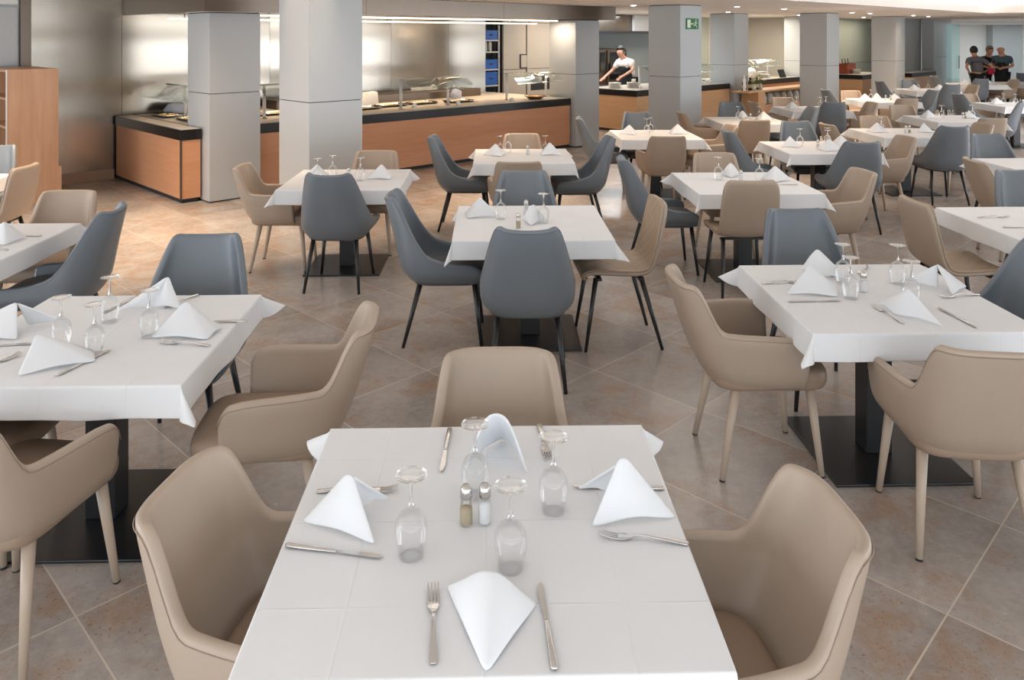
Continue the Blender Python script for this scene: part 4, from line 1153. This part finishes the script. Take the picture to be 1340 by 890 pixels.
for i in range(10): place(jr, W(16.92+i*0.32, 9.19, 0.361), 0, f'lidded glass jar, {ORD[i]} from left in the display row', 'glass jars in the display', 'jar')
bd = thing('dark_bottle', None, None)
MB().lathe([(0.0, 0.0), (0.036, 0.0), (0.038, 0.01), (0.038, 0.17), (0.03, 0.20), (0.014, 0.235), (0.0135, 0.29), (0.0, 0.292)], 16).build('bottle_body', 'bottle_dark', bd)
MB().lathe([(0.0386, 0.05), (0.0386, 0.13)], 16).build('paper_label', 'cream', bd)
freeze(bd)
for i, uu in enumerate((16.13, 16.28, 16.40, 16.55, 16.72)): place(bd, W(uu, 9.22+0.06*(i % 2), 0.70), 0, f'dark bottle, {ORD[i]} from left on the display stand', 'bottles on the display stand', 'bottle')
wbm = MB().lathe([(0.0, 0.0), (0.03, 0.0), (0.032, 0.01), (0.032, 0.25), (0.02, 0.28), (0.012, 0.30), (0.012, 0.36), (0.0, 0.362)], 16)
wbo = wbm.build('white_bottle', 'white'); KIDS[wbo.name] = []
place(wbo, W(16.04, 9.15, 0.70), 0, 'white bottle at the display stand\'s left end', 'white bottles', 'bottle')
place(wbo, W(17.55, 10.0, ZT), 0, 'tall white bottle, left of two on flower bay counter', 'white bottles', 'bottle')
place(wbo, W(17.78, 10.1, ZT), 0, 'tall white bottle, right of two on flower bay counter', 'white bottles', 'bottle')
def flowers(u, v, label, seed):
    r = thing('flower_vase', label, 'flowers', W(u, v, 0.70), 0, 'flower vases'); rn = random.Random(seed)
    MB().lathe([(0.0, 0.0), (0.04, 0.0), (0.05, 0.06), (0.03, 0.12), (0.034, 0.14)], 18).build('vase', 'white_frost', r)
    st, lf, pt = MB(), MB(), MB()
    for k in range(16):
        a, rr, h = rn.uniform(0, 6.28), rn.uniform(0.02, 0.14), rn.uniform(0.2, 0.36)
        top = (rr*math.cos(a), rr*math.sin(a), h)
        st.tube([(0, 0, 0.05), (top[0]*.4, top[1]*.4, h*.6), top], 0.003, 5)
        for q in range(5):
            b = q*1.257; c, s = math.cos(b), math.sin(b)
            pt.add([(top[0], top[1], top[2]), (top[0]+.03*c-.012*s, top[1]+.03*s+.012*c, top[2]+.012), (top[0]+.045*c, top[1]+.045*s, top[2]+.006), (top[0]+.03*c+.012*s, top[1]+.03*s-.012*c, top[2]+.012)], [(0, 1, 2, 3)])
        if k % 2:
            p = Vector(top)*0.75; d = Vector((math.cos(a), math.sin(a), 0.3))*0.07; n_ = Vector((-math.sin(a), math.cos(a), 0))*0.018
            lf.add([p, p+d*.5+n_, p+d, p+d*.5-n_], [(0, 1, 2, 3)])
    st.build('stems', 'leaf', r)['kind'] = 'stuff'; lf.build('leaves', 'leaf', r, solid=0.002)['kind'] = 'stuff'; pt.build('petals', 'petal', r, solid=0.002)['kind'] = 'stuff'
flowers(16.38, 9.10, 'vase of pale yellow flowers among the dark bottles', 5); flowers(16.85, 9.2, 'smaller vase of pale flowers right of the bottles', 6)
# heaps on the flower bay counter
for i, (uu, vv, sx, m, s) in enumerate(((17.1, 10.2, 0.22, 'cream', 'bread heap at the left of flower bay counter'), (17.45, 10.35, 0.2, 'cream', 'bread heap behind the tall white bottles'),
                                       (18.1, 10.15, 0.2, 'white', 'white wrapped heap right of the white bottles'), (18.4, 10.35, 0.2, 'white', 'white wrapped heap left of the plate piles'))):
    blob('food_heap', m, uu, vv, ZT, sx, 0.17, 0.16, s, 'food', 20+i, 'heaps on flower bay counter')
o = mk('menu_board', [(-0.16, -0.05, 0), (0.16, -0.05, 0), (0.16, 0.03, 0.2), (-0.16, 0.03, 0.2)], [(0, 1, 2, 3)], 'black_metal', None, smooth=False, solid=0.015)
utag(o, 19.2, 9.90, ZT+0.006, 'blank black board leaning on the flower bay counter', 'board')
# red-brown cutlery box
bx = uthing('cutlery_box', 'red brown wooden cutlery box on the counter corner', 'box', 22.15, 9.25)
m = MB()
for (a0, a1, b0, b1, z0, z1) in ((0, .56, 0, .32, 0, .015), (0, .56, 0, .015, .015, .29), (0, .56, .305, .32, .015, .29), (0, .015, .015, .305, .015, .29), (.545, .56, .015, .305, .015, .29),
                                 (.18, .19, .015, .305, .015, .27), (.37, .38, .015, .305, .015, .27)): m.box(a0, a1, b0, b1, z0, z1)
m.build('box_body', 'red_wood', bx, smooth=False, loc=(0.1, 0.25, ZT))
for k, dx in enumerate((0.09, 0.28, 0.46)):
    o = MB().tube([(0, 0, 0), (0.0, 0.02, 0.25), (0.05, 0.06, 0.40)], [0.012, 0.014, 0.02], 8).build('ladle', 'black_metal')
    utag(o, 22.15+0.1+dx, 9.25+0.25+0.15, ZT+0.016, f'black handled ladle, {ORD[k]} from left in red box', 'ladle', 'ladles in the red box')

# oak cabinet at the far left
cb = uthing('oak_cabinet', 'tall oak shelf cabinet at the left edge', 'cabinet', 2.146, 10.48)
ubox('end_panel', 2.146, 2.67, 10.48, 10.51, 0.0, 1.555, 'wood_cab', parent=cb)
ubox('end_panel', 2.146, 2.67, 11.42, 11.45, 0.0, 1.555, 'wood_cab', parent=cb)
ubox('back_panel', 2.65, 2.67, 10.51, 11.42, 0.02, 1.53, 'wood_cab', parent=cb)
ubox('top_panel', 2.146, 2.65, 10.51, 11.42, 1.525, 1.555, 'wood_cab', parent=cb)
for z in (0.08, 0.55, 0.87, 1.20): ubox('shelf', 2.16, 2.65, 10.51, 11.42, z, z+0.025, 'wood_cab', parent=cb)
ubox('edge_strip', 2.138, 2.146, 10.478, 10.512, 0.02, 1.555, 'white', parent=cb)
ubox('foot_board', 2.67, 2.70, 10.47, 10.50, 0.0, 0.40, 'wood_cab', parent=cb)

# glass door leaf by the end of the hall
gd = thing('door_2', None, None, (13.45, 24.6, 0), R(38)); gd['kind'] = 'structure'
MB().box(0, 0.9, -0.006, 0.006, 0.02, 2.3).build('door_2_glass', 'pane_green', gd, smooth=False)
MB().box(0.80, 0.82, -0.04, -0.02, 0.9, 1.3).build('door_2_handle', 'black_metal', gd, smooth=False)
for o in gd.children: o['kind'] = 'structure'
wbox('trim_3', 18.7, 19.1, 30.9, 31.0, 1.55, 2.0, 'red_wood'); wbox('trim_3', 18.75, 19.0, 30.9, 31.0, 0.9, 1.3, 'panel_dark')

# ------------------------------------------------------------------ people
def skin(name, verts, edges, radii, mat, parent, root=0, sub=1):
    me = bpy.data.meshes.new(name); me.from_pydata([tuple(v) for v in verts], edges, [])
    o = bpy.data.objects.new(name, me); COL.objects.link(o)
    m = o.modifiers.new('k', 'SKIN'); m.use_smooth_shade = True
    for i, r in enumerate(radii):
        rr = r if isinstance(r, tuple) else (r, r)
        me.skin_vertices[0].data[i].radius = rr
    me.skin_vertices[0].data[root].use_root = True
    s = o.modifiers.new('u', 'SUBSURF'); s.levels = sub
    bake(o); o.data.materials.clear(); o.data.materials.append(M[mat]); o.data.polygons.foreach_set('use_smooth', [True]*len(o.data.polygons))
    o.parent = parent; return o
def person(label, loc, rz, lean, elbows, wrists, head, shirt, trousers, hair, apron=None, scale=1.0, skinm='skin'):
    """stands on its feet facing -Y; elbows / wrists are (left, right) points"""
    r = thing('person', label, 'person', loc, rz, 'people in the hall')
    r.scale = (scale,)*3
    V = []; E = []; RR = []
    def add(p, rad, to=None):
        V.append(Vector(p)); RR.append(rad)
        if to is not None: E.append((to, len(V)-1))
        return len(V)-1
    L = lean
    def sp(x, z):      # spine point leaning forward above the hips
        t = max(0, z-0.95); return (x, -t*math.sin(L), 0.95+t*math.cos(L))
    pel = add(sp(0, 0.95), 0.125); wa = add(sp(0, 1.08), 0.115, pel); ch = add(sp(0, 1.28), 0.115, wa); nb = add(sp(0, 1.41), 0.078, ch)
    hx, hy = head
    nk = add(Vector(sp(0, 1.495)) + Vector((hx*.2, -hy*.2, 0)), 0.055, nb)
    base = V[nk] + Vector((hx*.5, -0.015-hy*.5, 0.040))
    h0 = add(base, 0.078, nk); h1 = add(base + Vector((hx*.3, 0.0-hy*.3, 0.075)), 0.105, h0); h2 = add(base+Vector((hx*.5, 0.012-hy*.5, 0.145)), 0.088, h1)
    idx = {}
    for s, k in ((-1, 0), (1, 1)):
        sh = add(sp(s*0.175, 1.365), 0.058, nb)
        el = add(elbows[k], 0.042, sh); wr = add(wrists[k], 0.028, el)
        d = (Vector(wrists[k])-Vector(elbows[k])).normalized()
        pm = add(Vector(wrists[k])+d*0.07, (0.034, 0.022), wr)
        side = d.cross(Vector((0, 1, 0.2))).normalized()
        for q, ln in ((-1.5, .062), (-.5, .075), (.5, .072), (1.5, .058)):
            a = add(V[pm]+d*0.028+side*q*0.016, 0.010, pm)
            add(V[a]+d*ln*0.8+Vector((0, -0.012, -0.012)), 0.008, a)
        t_ = add(Vector(wrists[k])+d*0.03+side*(-s)*0.035, 0.011, wr); add(V[t_]+d*0.04+side*(-s)*0.012, 0.009, t_)
        hp = add((s*0.095, 0.0, 0.90), 0.095, pel); kn = add((s*0.105, -0.01, 0.50), 0.06, hp); an = add((s*0.11, 0.02, 0.09), 0.04, kn); add((s*0.12, -0.10, 0.045), 0.038, an)
        idx[k] = (sh, el, wr, hp, kn, an)
    body = skin('body', V, E, RR, skinm, r)
    # face, ears joined into the body mesh
    hc = V[h1]; fm = bmesh.new(); fm.from_mesh(body.data)
    def lump(c, rx, ry, rz_):
        g = bmesh.ops.create_uvsphere(fm, u_segments=8, v_segments=6, radius=1)
        for v in g['verts']: v.co = Vector((v.co.x*rx, v.co.y*ry, v.co.z*rz_)) + c
    lump(hc+Vector((0, -0.098, -0.012)), 0.013, 0.02, 0.022)
    lump(hc+Vector((0, -0.084, -0.050)), 0.024, 0.010, 0.008)
    for s in (-1, 1):
        lump(hc+Vector((s*0.092, 0.01, -0.005)), 0.010, 0.018, 0.030); lump(hc+Vector((s*0.030, -0.085, 0.018)), 0.012, 0.008, 0.006)
    fm.to_mesh(body.data); fm.free(); body.data.polygons.foreach_set('use_smooth', [True]*len(body.data.polygons))
    # shirt
    SV = [sp(0, 0.87), sp(0, 1.08), sp(0, 1.27), sp(0, 1.41)]; SE = [(0, 1), (1, 2), (2, 3)]; SR = [0.17, 0.17, 0.195, 0.125]
    for k, s in ((0, -1), (1, 1)):
        SV.append(sp(s*0.178, 1.355)); SE.append((3, len(SV)-1)); SR.append(0.095)
        a = Vector(sp(s*0.178, 1.355)); b = Vector(elbows[k]); SV.append(tuple(a.lerp(b, 0.72))); SE.append((len(SV)-2, len(SV)-1)); SR.append(0.068)
    SV.append(sp(0, 1.465)); SE.append((3, len(SV)-1)); SR.append(0.078)
    skin('shirt', SV, SE, SR, shirt, r)
    TV_ = [(0, 0, 0.95)]; TE = []; TR = [0.148]
    for k, s in ((0, -1), (1, 1)):
        for p, rad, to in (((s*0.095, 0, 0.88), 0.115, 0), ((s*0.105, -0.01, 0.50), 0.085, None), ((s*0.11, 0.015, 0.11), 0.068, None)):
            TV_.append(p); TR.append(rad); TE.append((0 if to == 0 else len(TV_)-2, len(TV_)-1))
    skin('trousers', TV_, TE, TR, trousers, r)
    for s in (-1, 1):
        m = MB(); out = sup(0.048, 0.07, 0.17, 0.7, 16)
        n = len(out); vs_ = [(x+s*0.115, -y, z) for z, k in ((0.0, 1), (0.03, 1.04), (0.07, 0.85), (0.09, 0.5)) for x, y in [(a*k, b*k) for a, b in out]]
        m.add(vs_, [(i*n+j, i*n+(j+1) % n, (i+1)*n+(j+1) % n, (i+1)*n+j) for i in range(3) for j in range(n)]+[tuple(range(n)), tuple(3*n+j for j in range(n))])
        m.build('shoe', 'cloth_black', r)
    if hair:
        bm = bmesh.new(); bmesh.ops.create_uvsphere(bm, u_segments=20, v_segments=14, radius=1)
        kill = [v for v in bm.verts if v.co.z < -0.72 or (v.co.y < -0.35 and v.co.z < 0.42)]
        bmesh.ops.delete(bm, geom=kill, context='VERTS')
        me = bpy.data.meshes.new('hair'); bm.to_mesh(me); bm.free(); me.materials.append(M[hair])
        hc2 = (V[h1]+V[h2])/2
        for v in me.vertices: v.co = Vector((v.co.x*0.105, v.co.y*0.112, v.co.z*0.125)) + hc2 + Vector((0, 0.006, 0.0))
        o = bpy.data.objects.new('hair', me); COL.objects.link(o); o.parent = r
        me.polygons.foreach_set('use_smooth', [True]*len(me.polygons))
    if apron:
        vs_ = []; n = 13
        for z in (0.45, 0.7, 0.95, 1.1, 1.25):
            for j in range(n):
                a = R(-65 + 130*j/(n-1)); q = sp(0, z) if z > 0.95 else (0, 0, z)
                rad = 0.18 if z < 1.0 else 0.178
                vs_.append((math.sin(a)*rad, q[1]-math.cos(a)*rad, q[2]))
        mk('apron', vs_, [(i*n+j, i*n+j+1, (i+1)*n+j+1, (i+1)*n+j) for i in range(4) for j in range(n-1)], apron, r, solid=0.004)
    return r
person('person in grey t-shirt with dark hair, hands on hips, back turned', (12.60, 21.5, 0), R(178), R(16), ((-0.37, 0.10, 1.16), (0.37, 0.10, 1.16)), ((-0.20, -0.05, 0.98), (0.20, -0.05, 0.98)), (0.0, 0.05), 'cloth_grey', 'cloth_black', 'hair_dark', scale=0.95)
person('person in black shirt with short greying hair, looking down', (13.45, 22.6, 0), R(15), R(14), ((-0.27, -0.08, 1.16), (0.27, -0.08, 1.16)), ((-0.12, -0.30, 1.08), (0.12, -0.30, 1.08)), (-0.03, 0.06), 'cloth_black', 'cloth_black', 'hair_grey', scale=0.95)
person('bald person in teal shirt and black apron, hands held together', (13.42, 21.75, 0), R(-40), R(8), ((-0.27, -0.02, 1.15), (0.27, -0.02, 1.15)), ((-0.08, -0.29, 1.10), (0.08, -0.29, 1.10)), (-0.02, 0.05), 'cloth_teal', 'cloth_black', None, apron='cloth_black', scale=0.97)
ux, uy, _ = W(14.95, 11.5)
person('cook in white shirt and dark apron leaning over the counter', (ux, uy, 0), R(-48), R(26), ((-0.32, -0.25, 1.12), (0.28, -0.2, 1.16)), ((-0.36, -0.48, 0.97), (0.16, -0.46, 1.0)), (-0.02, 0.05), 'cloth_white', 'cloth_black', 'hair_dark', apron='cloth_black', scale=1.0)
o = MB().box(-0.08, 0.08, -0.02, 0.02, 0, 0.16).build('red_cloth', 'cloth_red', None, bevel=0.015)
o.location = (12.88, 21.36, 0.90); tag(o, 'red cloth held at the hip of grey shirted person', 'cloth')
